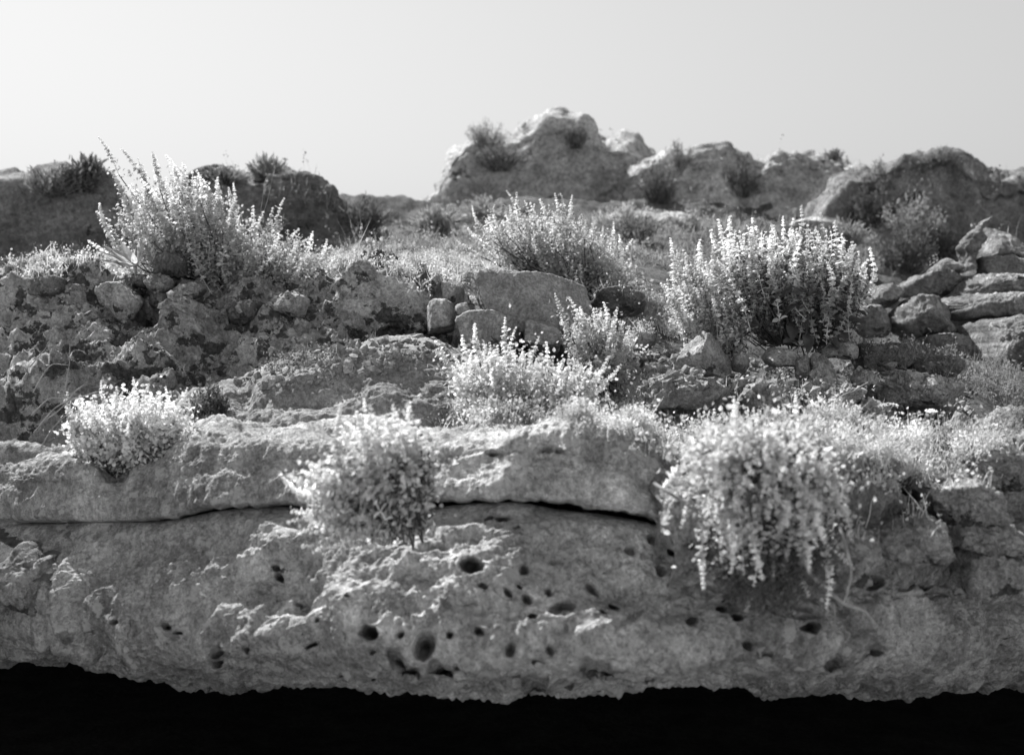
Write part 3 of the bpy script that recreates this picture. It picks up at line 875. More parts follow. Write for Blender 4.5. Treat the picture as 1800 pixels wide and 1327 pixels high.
def stem_mesh(seed, L, dense=1.0, leafy_part=0.35, wr=0.018, gap=1.0):
    """a flowering stem along +Z with its tip at the origin"""
    rng = np.random.default_rng(seed)
    b = Batch()
    bend = rng.normal(size=2) * 0.22
    def axis(t):               # t 0 bottom .. 1 tip
        return np.stack([bend[0] * L * (t - 1) * t * 1.2, bend[1] * L * (t - 1) * t * 1.2, (t - 1) * L], -1)
    ts = np.linspace(0, 1, 9)
    b.tube(axis(ts), 0.0022, 0.0010, 4)
    z, k, rot = 0.0, 0, rng.uniform(0, 6)
    CL, CD, CS, LL, LD, LS = [], [], [], [], [], []
    t = 0.02
    while t < 1.0:
        c = axis(np.array([t]))[0]
        w = 1 - smooth(np.array(t), 0.55, 1.05) * 0.65
        rot += math.pi / 2 + rng.normal() * 0.15
        if t > leafy_part:
            n = int(rng.integers(13, 19) * dense)
            an = rot + np.arange(n) * 2 * np.pi / n + rng.normal(size=n) * 0.25
            el = rng.normal(0.35, 0.35, n)
            d = np.stack([np.cos(an) * np.cos(el), np.sin(an) * np.cos(el), np.sin(el)], -1)
            CL.append(c + d * 0.0015 + np.array([0, 0, 1]) * rng.normal(size=(n, 1)) * 0.002)
            CD.append(d)
            CS.append(wr * 0.72 * w * rng.uniform(0.75, 1.2, n))
            nl, ls = 2, wr * 1.15 * w
        else:
            nl, ls = 2, 0.026 * rng.uniform(0.75, 1.15)
        an = rot + np.arange(nl) * math.pi + rng.normal(size=nl) * 0.2
        el = rng.normal(0.15 if t > leafy_part else 0.05, 0.3, nl)
        d = np.stack([np.cos(an) * np.cos(el), np.sin(an) * np.cos(el), np.sin(el)], -1)
        LL.append(np.repeat(c[None], nl, 0))
        LD.append(d)
        LS.append(ls * rng.uniform(0.8, 1.15, nl))
        t += gap * (0.0205 if t > leafy_part else 0.022) * (1 - 0.45 * smooth(np.array(t), 0.6, 1.0)) / L * rng.uniform(0.85, 1.15)
    for tv, tf, P_, D_, S_, wid in ((KITE_V, KITE_F, CL, CD, CS, 1.0), (LEAF_V, LEAF_F, LL, LD, LS, 1.0)):
        P_, D_, S_ = np.concatenate(P_), np.concatenate(D_), np.concatenate(S_)
        M = frames(D_, rng, np.array([0, 0, 1.])) * S_[:, None, None]
        b.add(tv, tf, M, P_)
    return b.mesh('flower_stem')

STEMS = [stem_mesh(200 + k, L, 1.0, lp, w) for k, (L, lp, w) in enumerate([(.20, .15, .021), (.24, .2, .022), (.28, .2, .022), (.22, .25, .020), (.32, .25, .023), (.26, .1, .020), (.18, .3, .021), (.30, .2, .021)])]
STEMLEN = [.20, .24, .28, .22, .32, .26, .18, .30]
STEMS_LOOSE = [stem_mesh(260 + k, L, 0.75, lp, w, 1.45) for k, (L, lp, w) in enumerate([(.20, .15, .019), (.24, .2, .020), (.28, .2, .021), (.22, .25, .018), (.32, .25, .022), (.26, .1, .018), (.18, .3, .019), (.30, .2, .019)])]
SHOOTS = [stem_mesh(230 + k, L, 0.8, .8, .016) for k, L in enumerate([.16, .2, .14])]
for me in STEMS + STEMS_LOOSE + SHOOTS:
    me.materials.append(M_WOOL)

def place_stem(parent, ppos, me, tip, axis, scale, rng):
    o = bpy.data.objects.new('flower_stem', me)
    COL.objects.link(o)
    q = Vector(axis).to_track_quat('Z', 'Y')
    o.matrix_world = Matrix.Identity(4)
    o.parent = parent
    o.location = Vector(tip) - Vector(ppos)
    o.rotation_mode = 'QUATERNION'
    o.rotation_quaternion = q @ Matrix.Rotation(rng.uniform(0, 6.28), 4, 'Z').to_quaternion()
    o.scale = (scale,) * 3
    return o

def bush(label, tips, poly, n, base, Y, dy, seed, leaves=4000, scale=(0.8, 1.1), cat='bush', name='woolly_bush', leafmat=None, basemix=0.6, leafsize=(.009, .019), up=0.35, branchmat=None, group='pale woolly flowering bushes', crownshrink=0.8, droop=None, shoots=0.25, loose=0.3):
    """tips: explicit tip pixels; poly: where the other tips go; base: ((x,y),(x,y)) pixel line of roots"""
    rng = np.random.default_rng(seed)
    (bx0, by0), (bx1, by1) = base
    bc = at((bx0 + bx1) / 2, (by0 + by1) / 2, Y)
    root = empty(name, bc)
    tag(root, label, cat, group)
    n, leaves = int(n * 1.5), int(leaves * 3.0)
    pts = np.array(list(tips) + sample_poly(poly, n, rng).tolist())
    xs = pts[:, 0]
    lo, hi = xs.min(), xs.max()
    br = Batch()
    segs = []
    for k, (tx, ty) in enumerate(pts):
        ex = k < len(tips)
        yo = Y + (rng.uniform(-dy, dy) * (0.4 if ex else 1.0))
        T = at(tx, ty, yo)
        u = np.clip((tx - lo) / (hi - lo + 1e-6) * basemix + (1 - basemix) * rng.uniform(0, 1), 0, 1)
        B = at(bx0 + (bx1 - bx0) * u, by0 + (by1 - by0) * u + rng.uniform(-4, 4), Y + (yo - Y) * 0.35)
        d = T - B
        dl = np.linalg.norm(d)
        ax = d / (dl + 1e-6) + np.array([0, 0, up]) + rng.normal(size=3) * 0.17
        if droop is not None and ty > droop:
            ax = d / (dl + 1e-6) + np.array([0, -0.2, 0.1]) + rng.normal(size=3) * 0.15
        ax /= np.linalg.norm(ax)
        ok = [i for i in range(len(STEMS)) if STEMLEN[i] < dl * 1.25] or [6]
        i = ok[rng.integers(len(ok))]
        s = rng.uniform(*scale)
        me, Ls = (STEMS_LOOSE if (not ex and rng.uniform() < loose) else STEMS)[i], STEMLEN[i]
        if not ex and rng.uniform() < shoots:
            j = int(rng.integers(3))
            me, Ls = SHOOTS[j], (.16, .2, .14)[j]
        place_stem(root, bc, me, T, ax, s, rng)
        S = T - ax * Ls * s
        m = (B + S) / 2 + rng.normal(size=3) * 0.02 + np.array([0, 0, -0.02])
        br.tube(np.array([B, m, S]) - bc, 0.0035, 0.0022, 4)
        segs.append((B, T, ax))
    obj('branches', br.mesh('branches'), branchmat or M_WOOD, root)
    # small leaves through the body of the bush
    if leaves:
        k = rng.integers(0, len(segs), leaves)
        f = rng.uniform(0.12, 0.92, leaves)
        Bs = np.array([s[0] for s in segs])[k]
        Ts = np.array([s[1] for s in segs])[k]
        P = Bs + (Ts - Bs) * (f * crownshrink + 0.08)[:, None] + rng.normal(size=(leaves, 3)) * 0.028
        D = rng.normal(size=(leaves, 3)) + np.array([0, 0, 0.4])
        sz = rng.uniform(*leafsize, leaves)
        b = Batch()
        b.add(LEAF_V, LEAF_F, frames(D, rng) * sz[:, None, None], P - bc)
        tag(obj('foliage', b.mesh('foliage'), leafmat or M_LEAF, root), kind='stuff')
    return root

bush('large pale woolly bush on the bank at the left, tallest spikes against the sky',
     [(172, 240), (213, 262), (242, 278), (268, 268), (290, 272), (322, 285), (345, 298), (383, 312), (410, 322), (196, 300), (445, 362), (463, 372), (480, 364), (500, 348), (526, 402), (550, 408), (575, 420), (175, 358), (170, 372), (155, 424), (182, 392), (250, 290), (305, 290), (360, 318)],
     [(200, 350), (240, 300), (320, 292), (400, 322), (440, 385), (520, 405), (595, 435), (605, 470), (570, 490), (440, 500), (360, 470), (300, 430), (215, 420)], 150, ((285, 492), (520, 508)), 5.1, .22, 1, 6500, up=0.55, loose=.4)
bush('broad pale bush in the centre behind the long rectangular block',
     [(890, 335), (908, 337), (975, 340), (985, 340), (1006, 342), (830, 362), (822, 400), (802, 422), (948, 350), (1078, 390), (1112, 420), (1088, 412)],
     [(832, 385), (880, 350), (1000, 350), (1060, 395), (1100, 440), (1150, 490), (1170, 530), (1090, 520), (1030, 490), (900, 470), (850, 440)], 130, ((930, 482), (1090, 530)), 5.5, .22, 2, 6000, up=0.5, scale=(.5, .85), shoots=.6, loose=.5)
bush('tall bright bush with dark leafy heart above the rubble slope',
     [(1262, 385), (1284, 378), (1323, 383), (1376, 380), (1395, 384), (1408, 362), (1442, 374), (1466, 390), (1250, 405), (1504, 430), (1528, 436), (1355, 395)],
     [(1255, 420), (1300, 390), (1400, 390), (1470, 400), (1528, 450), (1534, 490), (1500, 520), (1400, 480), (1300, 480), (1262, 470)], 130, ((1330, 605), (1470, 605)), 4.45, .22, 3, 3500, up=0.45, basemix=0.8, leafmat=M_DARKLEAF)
bush('bright spiky bush leaning left beside the tall bush on the rubble slope',
     [(1178, 418), (1230, 422), (1205, 445), (1190, 440), (1240, 460)],
     [(1180, 440), (1235, 440), (1270, 500), (1310, 560), (1270, 590), (1200, 570), (1150, 520)], 70, ((1230, 598), (1310, 606)), 4.4, .18, 4, 2500, up=0.3, scale=(.7, 1.0))
bush('small pale bush in front of the right end of the tumbled wall',
     [(975, 515), (1000, 522), (1020, 540), (1060, 530), (1085, 540), (1140, 605)],
     [(975, 535), (1060, 535), (1100, 560), (1140, 610), (1090, 650), (1020, 630)], 40, ((1040, 670), (1080, 670)), 4.15, .12, 5, 1500, up=0.4, scale=(.6, .85))
bush('pale spiky plant in the middle growing behind the rounded slab',
     [(835, 570), (812, 590), (888, 556), (905, 580), (765, 598), (948, 590), (1000, 620), (1070, 626), (1092, 640), (960, 600), (1040, 640), (860, 600)],
     [(780, 640), (830, 600), (900, 600), (1000, 630), (1080, 650), (1060, 690), (990, 710), (880, 710), (800, 690)], 80, ((850, 752), (1010, 752)), 3.55, .16, 6, 3200, up=0.3, scale=(.6, .9), loose=.1, shoots=.15)
bush('low pale bush on the ledge at the far left',
     [(178, 668), (234, 664), (290, 680), (118, 688), (330, 680), (205, 680), (262, 676)],
     [(110, 700), (180, 682), (260, 680), (335, 690), (338, 740), (300, 780), (220, 790), (120, 770)], 80, ((180, 800), (290, 800)), 3.5, .14, 7, 2600, up=0.3, scale=(.5, .75), leafmat=M_WOOL)
bush('pale blurred bush hanging out of the crack in front of the slab',
     [(600, 708), (640, 700), (690, 712), (720, 708), (770, 760), (492, 832), (510, 900), (530, 960), (580, 780), (500, 845), (520, 870), (505, 918), (545, 935), (560, 900), (580, 965), (540, 812), (570, 830), (600, 880), (615, 935), (550, 970), (525, 940)],
     [(600, 715), (700, 705), (760, 770), (740, 830), (640, 850), (640, 940), (560, 960), (515, 900), (500, 835), (570, 800)], 80, ((690, 880), (750, 905)), 2.68, .10, 8, 1500, up=0.2, scale=(.6, .9), droop=860)
bush('bright blurred bush spilling over the rough ledge at the right',
     [(1290, 705), (1330, 730), (1380, 740), (1410, 760), (1240, 740), (1450, 800), (1480, 900), (1165, 860), (1238, 1035), (1310, 1075), (1362, 1058), (1422, 1048), (1452, 1070), (1502, 1000), (1196, 930), (1172, 880), (1210, 820)],
     [(1195, 790), (1300, 735), (1420, 770), (1490, 850), (1505, 960), (1470, 1010), (1400, 1020), (1330, 1050), (1270, 1000), (1212, 930)], 150, ((1225, 790), (1455, 795)), 2.54, .14, 9, 1100, up=0.05, scale=(.6, .85), droop=800, basemix=.9)

# ------------------------------------------------------------------ broad dark leaves in the heart of the tall bush
bush('bright upright plants on the ledge behind the spilling bush', [(1215, 742), (1290, 698), (1350, 715), (1398, 690), (1440, 735), (1255, 720)], [(1200, 755), (1290, 715), (1400, 710), (1460, 760), (1450, 800), (1200, 800)], 50, ((1220, 815), (1440, 815)), 3.0, .12, 10, 1200, up=.5, scale=(.5, .75), basemix=.9)

def big_leaf_mesh(L, W, curl, seed, name='leaf'):
    rng = np.random.default_rng(seed)
    nu = 9
    t = np.linspace(0, 1, nu)
    wid = W * (np.sin(np.pi * t ** 0.8) ** 0.8) * 0.5 + 0.0015
    V = []
    for k in range(nu):
        z = curl * t[k] ** 2 * L
        for u in (-1, -.5, 0, .5, 1):
            V.append((u * wid[k], t[k] * L, z + abs(u) * wid[k] * 0.45 + 0.002 * rng.normal()))
    return mesh_from(name, np.array(V), grid_faces(nu, 5), True)

def place_leaf(parent, ppos, me, base, d, mat, up=(0, -.4, 1), s=1.0):
    o = obj('leaf', me, mat, parent)
    d = Vector(d).normalized()
    x = d.cross(Vector(up)).normalized()
    z = x.cross(d)
    m = Matrix((x, d, z)).transposed().to_4x4()
    o.rotation_mode = 'QUATERNION'
    o.rotation_quaternion = m.to_quaternion()
    o.location = Vector(base) - Vector(ppos)
    o.scale = (s,) * 3
    return o

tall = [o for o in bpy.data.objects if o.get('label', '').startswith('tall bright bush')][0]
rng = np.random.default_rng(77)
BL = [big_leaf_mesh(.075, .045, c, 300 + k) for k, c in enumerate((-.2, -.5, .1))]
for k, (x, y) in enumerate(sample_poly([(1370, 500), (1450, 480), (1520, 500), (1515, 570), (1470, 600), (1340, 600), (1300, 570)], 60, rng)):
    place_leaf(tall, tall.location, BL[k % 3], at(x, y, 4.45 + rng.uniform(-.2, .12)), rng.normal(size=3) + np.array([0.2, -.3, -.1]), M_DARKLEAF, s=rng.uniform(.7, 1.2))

p0 = at(238, 470, 4.9)
wp = empty('woolly_leaf_plant', p0)
tag(wp, 'rosette of broad pale-rimmed leaves at the left foot of the large bush', 'plant')
WL = big_leaf_mesh(.17, .05, .12, 320)
for (x, y, yo, s) in [(172, 436, .02, 1.0), (180, 452, -.05, .95), (166, 464, 0, .9), (196, 448, -.08, .75), (212, 432, .04, .8), (205, 466, -.12, .7), (250, 430, .05, .75), (232, 440, -.1, .5)]:
    place_leaf(wp, p0, WL, p0, at(x, y, 4.9 + yo) - p0, M_LEAF, s=s)
sb = Batch()
sb.tube([(0, 0, -.05), (0, 0, .0), (.0, .01, .09)], .007, .004, 5)
obj('stalk', sb.mesh('stalk'), M_TWIG, wp)

# ------------------------------------------------------------------ grass and low herbs
def grass(label, regions, hmin, hmax, mat, seed, width=.0035, leaf_share=0.45, name='grass', jitter=.05, lean=.35, leafsize=(.006, .014), nz=0.5):
    rng = np.random.default_rng(seed)
    P = []
    for poly, n in regions:
        for (x, y) in sample_poly(poly, n, rng):
            loc, nor = hit(x, y)
            if loc is None or loc.y > 30 or nor.z < nz or (nor.z < 0.75 and rng.uniform() < 0.5):
                continue
            j = rng.normal(size=2) * jitter
            g = drop(loc.x + j[0], loc.y + j[1], loc.z + .25)
            if g is None or abs(g.z - loc.z) > .10:
                g = loc
            P.append(g)
    P = np.array(P)
    P = P[rng.uniform(size=len(P)) < np.clip(0.62 + 1.5 * fbm(P * 7.0 + seed * 3, 3), 0.08, 1)]
    n = len(P)
    clump = 0.6 + 0.8 * np.clip(0.5 + 0.8 * fbm(P * 5.0 + seed, 3), 0, 1)
    h = rng.uniform(hmin, hmax, n) * clump * rng.choice([.6, 1, 1, 1.5], n)
    D = np.stack([rng.normal(size=n) * lean, rng.normal(size=n) * lean, np.ones(n)], -1)
    isl = rng.uniform(size=n) < leaf_share
    b = Batch()
    k = ~isl
    M = frames(D[k], rng)
    M = M * np.stack([np.full(k.sum(), width), h[k], h[k]], -1)[:, None, :]
    b.add(BLADE_V, BLADE_F, M, P[k] - np.array([0, 0, .005]))
    if isl.any():
        m = int(isl.sum())
        for rep in range(4):
            f = rng.uniform(.2, 1, m)
            L = P[isl] + D[isl] * (h[isl] * f)[:, None] + rng.normal(size=(m, 3)) * .008
            sz = rng.uniform(*leafsize, m)
            b.add(LEAF_V, LEAF_F, frames(rng.normal(size=(m, 3)) + [0, 0, .5], rng) * sz[:, None, None], L)
        M = frames(D[isl], rng) * np.stack([np.full(m, .0015), h[isl], h[isl]], -1)[:, None, :]
        b.add(BLADE_V, BLADE_F, M, P[isl])
    o = obj(name, b.mesh(name), mat)
    return tag(o, label, 'grass', kind='stuff')

grass('bright pale grass and herbs covering the ledge at the right', [([(1080, 725), (1250, 705), (1400, 712), (1480, 735), (1600, 760), (1730, 780), (1750, 810), (1650, 850), (1560, 842), (1460, 832), (1200, 790), (1120, 765)], 26000)], .025, .06, M_GRASS, 41, nz=.3)
grass('pale low herbs along the top of the tumbled wall', [([(585, 440), (700, 438), (800, 448), (920, 458), (1000, 472), (1000, 477), (830, 474), (815, 490), (760, 520), (700, 490), (640, 466), (590, 470)], 9000)], .02, .05, M_GRASS, 42, jitter=.04)
grass('pale herbs at the far left of the bank top', [([(30, 452), (160, 446), (245, 462), (200, 486), (30, 486)], 3500)], .02, .055, M_GRASS, 43)
grass('sparse grass on the slope below the layered outcrop', [([(1490, 600), (1620, 605), (1800, 625), (1800, 720), (1690, 690), (1600, 640)], 6000)], .02, .06, M_GRASSD, 44)
grass('pale herbs round the foot of the middle spiky plant', [([(760, 735), (800, 725), (1130, 705), (1210, 750), (1110, 762), (960, 742), (780, 746)], 6000)], .02, .05, M_GRASS, 45, width=.003, jitter=.02)
grass('dull scrub grass on the slope behind the bushes', [([(600, 420), (700, 395), (900, 385), (1200, 385), (1700, 400), (1640, 480), (1180, 470), (600, 450)], 9000)], .04, .13, M_GRASSD, 46, width=.006, jitter=.12, leafsize=(.012, .025), leaf_share=.25, nz=.3)
grass('low herbs spreading below the centre bush', [([(1020, 500), (1120, 510), (1180, 560), (1190, 600), (1120, 590), (1060, 560)], 3500)], .02, .06, M_GRASS, 47)
grass('small weeds in the cracks of the rough ledge', [([(1470, 840), (1640, 850), (1760, 800), (1760, 900), (1600, 960), (1480, 940)], 500)], .02, .05, M_GRASS, 48)
grass('dark weeds growing in the lichened bank', [([(470, 570), (660, 560), (640, 650), (440, 660)], 1200), ([(60, 560), (480, 560), (420, 650), (60, 660)], 900), ([(1280, 610), (1600, 630), (1690, 720), (1400, 690)], 1800)], .012, .035, M_DARKLEAF, 49, width=.003)

# ------------------------------------------------------------------ shrubs further back
def shrub(label, x, y, Y, w, h, mat, seed, n=1500, name='shrub', twigs=45, lsize=(.03, .07), narrow=1.0, group='scrub on the far rocks', snap=True, wood=None, rough=1.0):
    rng = np.random.default_rng(seed)
    c = at(x, y, Y)
    if snap:
        loc, nor = hit(x, y + 4)
        if loc is not None and abs(loc.y - Y) < 3.0:
            c = np.array(loc)
            Y = c[1]
    W, H = w / FPX * Y, h / FPX * Y
    root = tag(empty(name, c), label, 'shrub', group)
    b, lf = Batch(), Batch()
    P, D = [], []
    for k in range(twigs):
        a = rng.uniform(0, 2 * np.pi)
        r = rng.uniform(0, 1) ** .6
        tip = np.array([math.cos(a) * r * W / 2, math.sin(a) * r * W / 2 * .8, H * (1 - .5 * r * r) * rng.uniform(.3, 1.15)])
        base = np.array([math.cos(a) * r * W * .14, math.sin(a) * r * W * .14, -.05])
        m = (base + tip) / 2 + rng.normal(size=3) * W * .05
        b.tube([base, m, tip], .006 * rough, .0025 * rough, 3)
        q = n // twigs
        f = rng.uniform(.18, 1.0, q)[:, None]
        pt = (1 - f) ** 2 * base + 2 * f * (1 - f) * m + f * f * tip
        P.append(pt + rng.normal(size=(q, 3)) * W * .035)
        D.append((tip - base) / H + rng.normal(size=(q, 3)) * .7)
    P, D = np.concatenate(P), np.concatenate(D)
    sz = rng.uniform(*lsize, len(P))
    lf.add(LEAF_V * np.array([narrow, 1, 1]), LEAF_F, frames(D, rng) * sz[:, None, None], P)
    obj('twigs', b.mesh('twigs'), wood or M_WOOD, root)
    tag(obj('crown', lf.mesh('crown'), mat, root), kind='stuff')
    return root

sh = [
    ('spiky dark shrub on the dark boulder at the left edge', 100, 330, 8.4, 120, 40, M_FARLEAF, .35),
    ('taller grassy tuft on the dark boulder at the left', 150, 322, 8.4, 64, 36, M_FARLEAF, .2),
    ('thin tuft on the rounded dark rock mass', 468, 310, 9.0, 50, 26, M_FARPALE, .2),
    ('low scrub along the crest of the rounded dark rock mass', 395, 310, 8.9, 90, 12, M_FARLEAF, .5),
    ('dark scrub in the notch left of the bluff', 640, 388, 9.4, 110, 40, M_DARKLEAF, .6),
    ('pale twiggy bush on the left shoulder of the bluff', 855, 250, 13.4, 80, 42, M_FARPALE, .3),
    ('dark scrub below the left shoulder of the bluff', 880, 290, 12.6, 90, 44, M_FARLEAF, .6),
    ('dark scrub on the top right of the bluff', 1012, 250, 13.2, 70, 38, M_FARLEAF, .6),
    ('big dark bush in the gully between bluff and cliff', 1160, 350, 12.0, 90, 74, M_DARKLEAF, .5),
    ('thin pale bush standing up behind the gully', 1195, 290, 12.6, 50, 52, M_FARPALE, .3),
    ('dark bush on the face of the long cliff', 1305, 335, 12.0, 60, 60, M_FARLEAF, .5),
    ('small dark tuft on the right end of the long cliff', 1465, 278, 12.6, 36, 18, M_DARKLEAF, .5),
    ('dark hollow scrub behind the centre bush', 1110, 420, 9.6, 110, 36, M_DARKLEAF, .6),
    ('rounded dark bush on the skyline right of the long cliff', 1550, 330, 10.8, 80, 50, M_FARLEAF, .5),
    ('dark bush low in the gap right of the long cliff', 1530, 395, 10.4, 110, 80, M_DARKLEAF, .5),
    ('crest of dark scrub on the right-hand cliff', 1650, 280, 10.8, 90, 18, M_DARKLEAF, .5),
    ('pale twiggy bush on the slope below the right-hand cliff', 1600, 425, 9.6, 140, 90, M_FARPALE, .3),
    ('dark bush behind the layered outcrop', 1585, 470, 8.6, 130, 80, M_DARKLEAF, .5),
    ('dark bush behind the finger of rock', 1650, 450, 8.8, 90, 60, M_DARKLEAF, .5),
    ('pale grass tuft on the slope left of the centre bush', 765, 412, 9.0, 70, 46, M_FARPALE, .12),
    ('pale low bush beneath the bluff', 850, 378, 10.2, 110, 32, M_FARPALE, .4),
    ('pale low bush on the ledge right of the centre bush', 1095, 392, 10.2, 120, 34, M_FARPALE, .4),
    ('pale low bush on the ledge above the leaning bush', 1220, 400, 10.0, 80, 28, M_FARPALE, .4),
    ('low grey scrub to the right of the pale rounded rock', 1490, 420, 9.4, 70, 36, M_FARPALE, .4)]
for k, (lab, x, y, Y, w, h, m, nr) in enumerate(sh):
    shrub(lab, x, y, Y, w, h, m, 400 + k, int(500 + w * h * .26), narrow=min(nr, .3), lsize=(.02, .05) if nr > .25 else (.06, .13), wood=M_TWIG if m is M_FARPALE else M_WOOD)
shrub('dark round cushion bush beside the low pale bush', 368, 748, 3.72, 76, 82, M_DARKLEAF, 440, 2600, lsize=(.006, .013), name='cushion_bush', group=None, snap=False, twigs=90, rough=.3)

# ------------------------------------------------------------------ dry stalks, roots, flower heads
def stick(name, label, pts, r, mat, cat, group=None):
    """pts: (px, py, depth)"""
    W = np.array([at(*p) for p in pts])
    t = np.linspace(0, len(W) - 1, len(W) * 5)
    W = hermite(np.arange(len(W)), W, t)
    c = W[0].copy()
    b = Batch()
    b.tube(W - c, r, r * .55, 6)
    return tag(obj(name, b.mesh(name, True), mat, loc=c), label, cat, group)

stick('root', 'thick pale root running down the rock at the lower right', [(1395, 985, 2.60), (1440, 1022, 2.58), (1480, 1058, 2.58), (1520, 1075, 2.62), (1538, 1100, 2.68)], .0065, M_TWIG, 'root')
stick('root', 'thin hanging stem meeting the thick root at the lower right', [(1476, 925, 2.55), (1488, 965, 2.52), (1496, 1005, 2.54), (1490, 1040, 2.56), (1482, 1060, 2.58)], .0038, M_TWIG, 'root')
stick('root', 'thin straight stem hanging below the thick root', [(1466, 1062, 2.58), (1468, 1090, 2.56), (1467, 1118, 2.58)], .0025, M_TWIG, 'root')
stick('twig', 'bare twig lying across the rock left of the spilling bush', [(1150, 850, 2.55), (1185, 872, 2.50), (1225, 900, 2.50), (1262, 922, 2.54)], .0042, M_TWIG, 'twig')
stick('twig', 'crooked bare twig in front of the rubble slope', [(1462, 712, 3.75), (1482, 695, 3.75), (1500, 688, 3.74), (1512, 680, 3.76), (1526, 672, 3.8)], .0035, M_TWIG, 'twig')
stick('twig', 'thin twig rising from the cushion bush', [(334, 742, 3.6), (342, 722, 3.58), (347, 700, 3.6)], .0025, M_TWIG, 'twig')
G_ST = 'dry stalks at the left edge'
for k, (lab, pts) in enumerate([
    ('pale bent stalk at the very left above the low bush', [(52, 645, 4.0), (70, 625, 4.0), (84, 605, 4.0), (95, 575, 4.02)]),
    ('thin upright stalk left of the low pale bush', [(112, 690, 3.7), (118, 665, 3.7), (122, 640, 3.72), (123, 605, 3.74)]),
    ('long dry stalk slanting over the low pale bush', [(60, 760, 3.4), (100, 715, 3.4), (150, 695, 3.4), (170, 688, 3.42)]),
    ('dry stalk with a kink above the low pale bush', [(70, 745, 3.4), (105, 720, 3.4), (130, 690, 3.4), (148, 676, 3.42)]),
    ('low dry stalk at the left edge of the ledge', [(55, 730, 3.4), (90, 700, 3.4), (130, 700, 3.42), (175, 688, 3.4)]),
    ('arching pale stalk over the left ledge', [(58, 690, 3.6), (78, 655, 3.6), (95, 640, 3.6), (120, 642, 3.6)]),
    ('stalk poking through the left side of the low bush', [(70, 790, 3.38), (88, 760, 3.36), (110, 735, 3.36), (140, 722, 3.4)])]):
    stick('dry_stalk', lab, pts, .0022, M_TWIG, 'stalk', G_ST)
G_SK = 'thin bare stalks against the far rocks'
for lab, pts in [
    ('left of the two tall thin stalks right of the large bush', [(458, 372, 5.2), (462, 345, 5.2), (467, 312, 5.22)]),
    ('right of the two tall thin stalks right of the large bush', [(464, 372, 5.2), (472, 345, 5.2), (480, 305, 5.22)]),
    ('forked bare stalk on the bank top beside the notch', [(606, 440, 5.1), (608, 420, 5.1), (600, 400, 5.1), (592, 386, 5.1)]),
    ('crooked bare stalk under the notch in the skyline', [(625, 442, 5.1), (636, 420, 5.1), (634, 395, 5.1), (632, 368, 5.12)]),
    ('bare stalk leaning right under the notch', [(638, 440, 5.1), (648, 420, 5.1), (660, 400, 5.12)]),
    ('short bare stalk on the herbs before the pale shelf', [(728, 440, 5.1), (722, 425, 5.1), (714, 408, 5.1)])]:
    stick('dry_stalk', lab, pts, .0014, M_TWIG, 'stalk', G_SK)

def umbel(label, x, y, Y, hpx, wpx, seed):
    rng = np.random.default_rng(seed)
    c = at(x, y + hpx, Y)
    t = at(x, y, Y) - c
    root = tag(empty('umbel_flower', c), label, 'flower', 'white flat-topped flowers on the grassy ledge')
    b = Batch()
    b.tube([(0, 0, -.03), t * .5 + [.004, 0, 0], t], .0018, .0012, 5)
    W = wpx / FPX * Y / 2
    hd = Batch()
    n = 90
    a, r = rng.uniform(0, 6.28, n), W * rng.uniform(0, 1, n) ** .5
    P = np.stack([np.cos(a) * r, np.sin(a) * r, .005 - .3 * r * r / W + rng.normal(size=n) * .002], -1) + t
    for k in range(0, n, 6):
        b.tube([t - [0, 0, W * .8], P[k]], .0006, .0005, 3)
    obj('stem', b.mesh('stem'), M_TWIG, root)
    hd.add(KITE_V, KITE_F, frames(np.stack([rng.normal(size=n), rng.normal(size=n), .3 * np.ones(n)], -1), rng) * (.006 * rng.uniform(.7, 1.3, n))[:, None, None], P)
    obj('flower_head', hd.mesh('flower_head'), M_PETAL, root)
for k, (lab, x, y, Y, h, w) in enumerate([
    ('broad white flower head beside the crooked twig', 1562, 712, 3.5, 60, 34), ('white flower head above the middle of the grassy ledge', 1636, 724, 3.55, 50, 22),
    ('small white flower head left of the broad one', 1508, 720, 3.5, 50, 14), ('low white flower head at the right end of the ledge', 1706, 768, 3.4, 40, 24),
    ('tiny white flower head at the left of the wedge stone', 1430, 714, 3.5, 45, 18), ('white flower head near the small rounded stone', 1626, 758, 3.4, 34, 20)]):
    umbel(lab, x, y, Y, h, w, 500 + k)

grass('wispy dry growth along the skyline of the far rocks', [([(60, 325), (180, 320), (190, 345), (60, 350)], 500), ([(370, 305), (560, 315), (600, 370), (380, 330)], 500), ([(800, 262), (900, 250), (1050, 235), (1140, 285), (1100, 330), (820, 330)], 900),
       ([(1160, 290), (1480, 280), (1560, 320), (1500, 370), (1180, 370)], 1500), ([(1530, 300), (1790, 310), (1790, 420), (1540, 420)], 1600)], .05, .16, M_FARLEAF, 61, width=.006, leaf_share=.35, leafsize=(.012, .03), nz=.25)

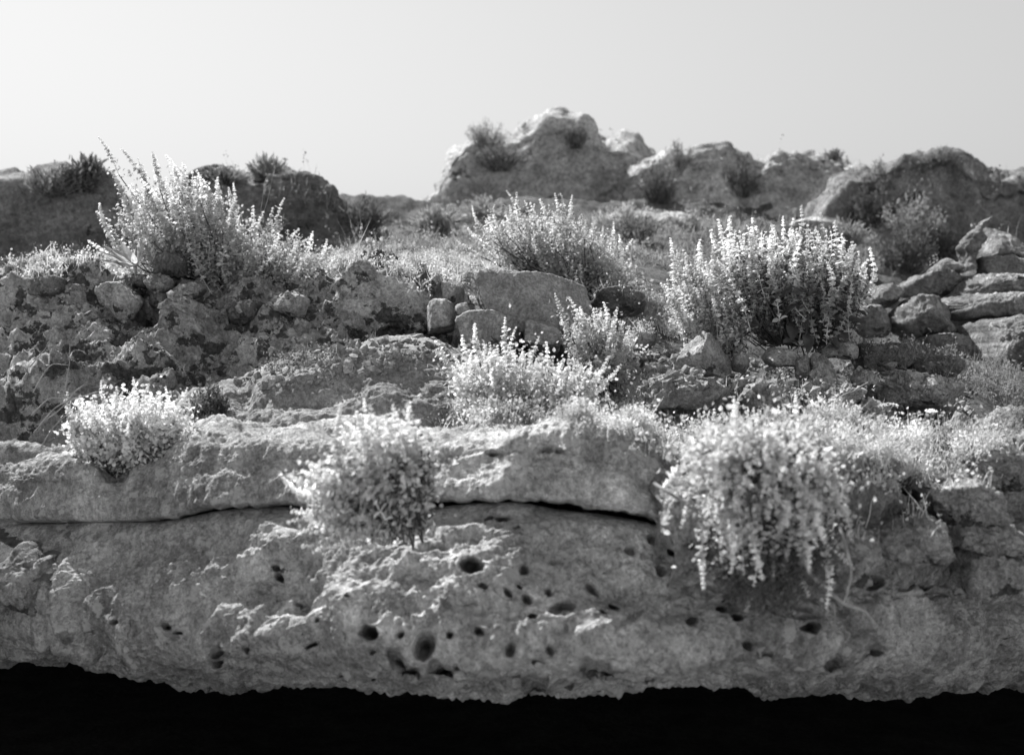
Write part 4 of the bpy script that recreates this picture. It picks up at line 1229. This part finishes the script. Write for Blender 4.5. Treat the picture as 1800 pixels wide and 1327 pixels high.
# ------------------------------------------------------------------ loose gravel
def gravel(label, regions, smin, smax, mat, seed):
    rng = np.random.default_rng(seed)
    bm_v = np.array([(0, 0, 1), (.89, 0, .45), (.28, .85, .45), (-.72, .53, .45), (-.72, -.53, .45), (.28, -.85, .45), (.72, .53, -.45), (-.28, .85, -.45), (-.89, 0, -.45), (-.28, -.85, -.45), (.72, -.53, -.45), (0, 0, -1)])
    bm_f = np.array([(0, 1, 2), (0, 2, 3), (0, 3, 4), (0, 4, 5), (0, 5, 1), (1, 6, 2), (2, 7, 3), (3, 8, 4), (4, 9, 5), (5, 10, 1), (6, 7, 2), (7, 8, 3), (8, 9, 4), (9, 10, 5), (10, 6, 1), (11, 7, 6), (11, 8, 7), (11, 9, 8), (11, 10, 9), (11, 6, 10)])
    P = []
    for poly, n in regions:
        for (x, y) in sample_poly(poly, n, rng):
            loc, nor = hit(x, y)
            if loc is not None and nor.z > .35:
                P.append(loc)
    P = np.array(P)
    n = len(P)
    b = Batch()
    for v in range(8):
        tv = bm_v * (1 + .25 * rng.normal(size=(12, 1)))
        k = np.arange(n) % 8 == v
        m = int(k.sum())
        sz = smin * (smax / smin) ** (rng.uniform(size=m) ** 2.2)
        M = frames(rng.normal(size=(m, 3)) * .3 + [1, 0, 0], rng) * (sz[:, None] * rng.uniform(.55, 1.2, (m, 3)))[:, None, :]
        b.add(tv, bm_f, M, P[k] + np.array([0, 0, .2]) * sz[:, None])
    return tag(obj('gravel', b.mesh('gravel'), mat), label, 'gravel', kind='stuff')
gravel('loose chips and pebbles among the stones of the rubble slope', [([(1090, 600), (1300, 640), (1690, 640), (1720, 760), (1500, 740), (1100, 720)], 1600)], .006, .03, M_STONE, 71)
gravel('small chips along the foot and top of the lichened bank', [([(60, 480), (600, 490), (600, 560), (60, 560)], 700), ([(380, 620), (820, 590), (820, 640), (420, 690)], 500)], .006, .025, M_STONE, 72)

# ------------------------------------------------------------------ dead tangles hanging under the two near bushes
def tangle(label, top, bottom, Y, n, seed):
    rng = np.random.default_rng(seed)
    c = at(*np.mean(top, 0), Y)
    b, lf = Batch(), Batch()
    A, B = sample_poly(top, n, rng), sample_poly(bottom, n, rng)
    P = []
    for k in range(n):
        y = Y + rng.uniform(-.05, .06)
        p, q = at(*A[k], y), at(*B[k], y + rng.uniform(-.03, .05))
        m = (p + q) / 2 + rng.normal(size=3) * .02 + [0, -.02, .01]
        b.tube(np.array([p, (p + m) / 2 + rng.normal(size=3) * .006, m, (m + q) / 2 + rng.normal(size=3) * .006, q]) - c, .0016, .0008, 4)
        P += [p * (1 - t) + q * t for t in rng.uniform(0, 1, 9)]
    P = np.array(P) - c + rng.normal(size=(len(P), 3)) * .012
    root = tag(empty('dry_tangle', c), label, 'dead stems')
    obj('stems', b.mesh('stems'), M_WOOD, root)
    lf.add(LEAF_V, LEAF_F, frames(rng.normal(size=P.shape), rng) * rng.uniform(.006, .014, len(P))[:, None, None], P)
    tag(obj('withered_leaves', lf.mesh('withered_leaves'), M_DARKLEAF, root), kind='stuff')
tangle('dark tangle of dry stems hanging under the bush in the crack', [(670, 790), (760, 790), (770, 860), (690, 880)], [(640, 880), (750, 870), (740, 950), (650, 970)], 2.66, 90, 81)
tangle('dark tangle of dead stems hanging below the spilling bush', [(1230, 900), (1480, 900), (1490, 990), (1250, 980)], [(1240, 1000), (1420, 1000), (1390, 1090), (1290, 1080)], 2.56, 220, 82)
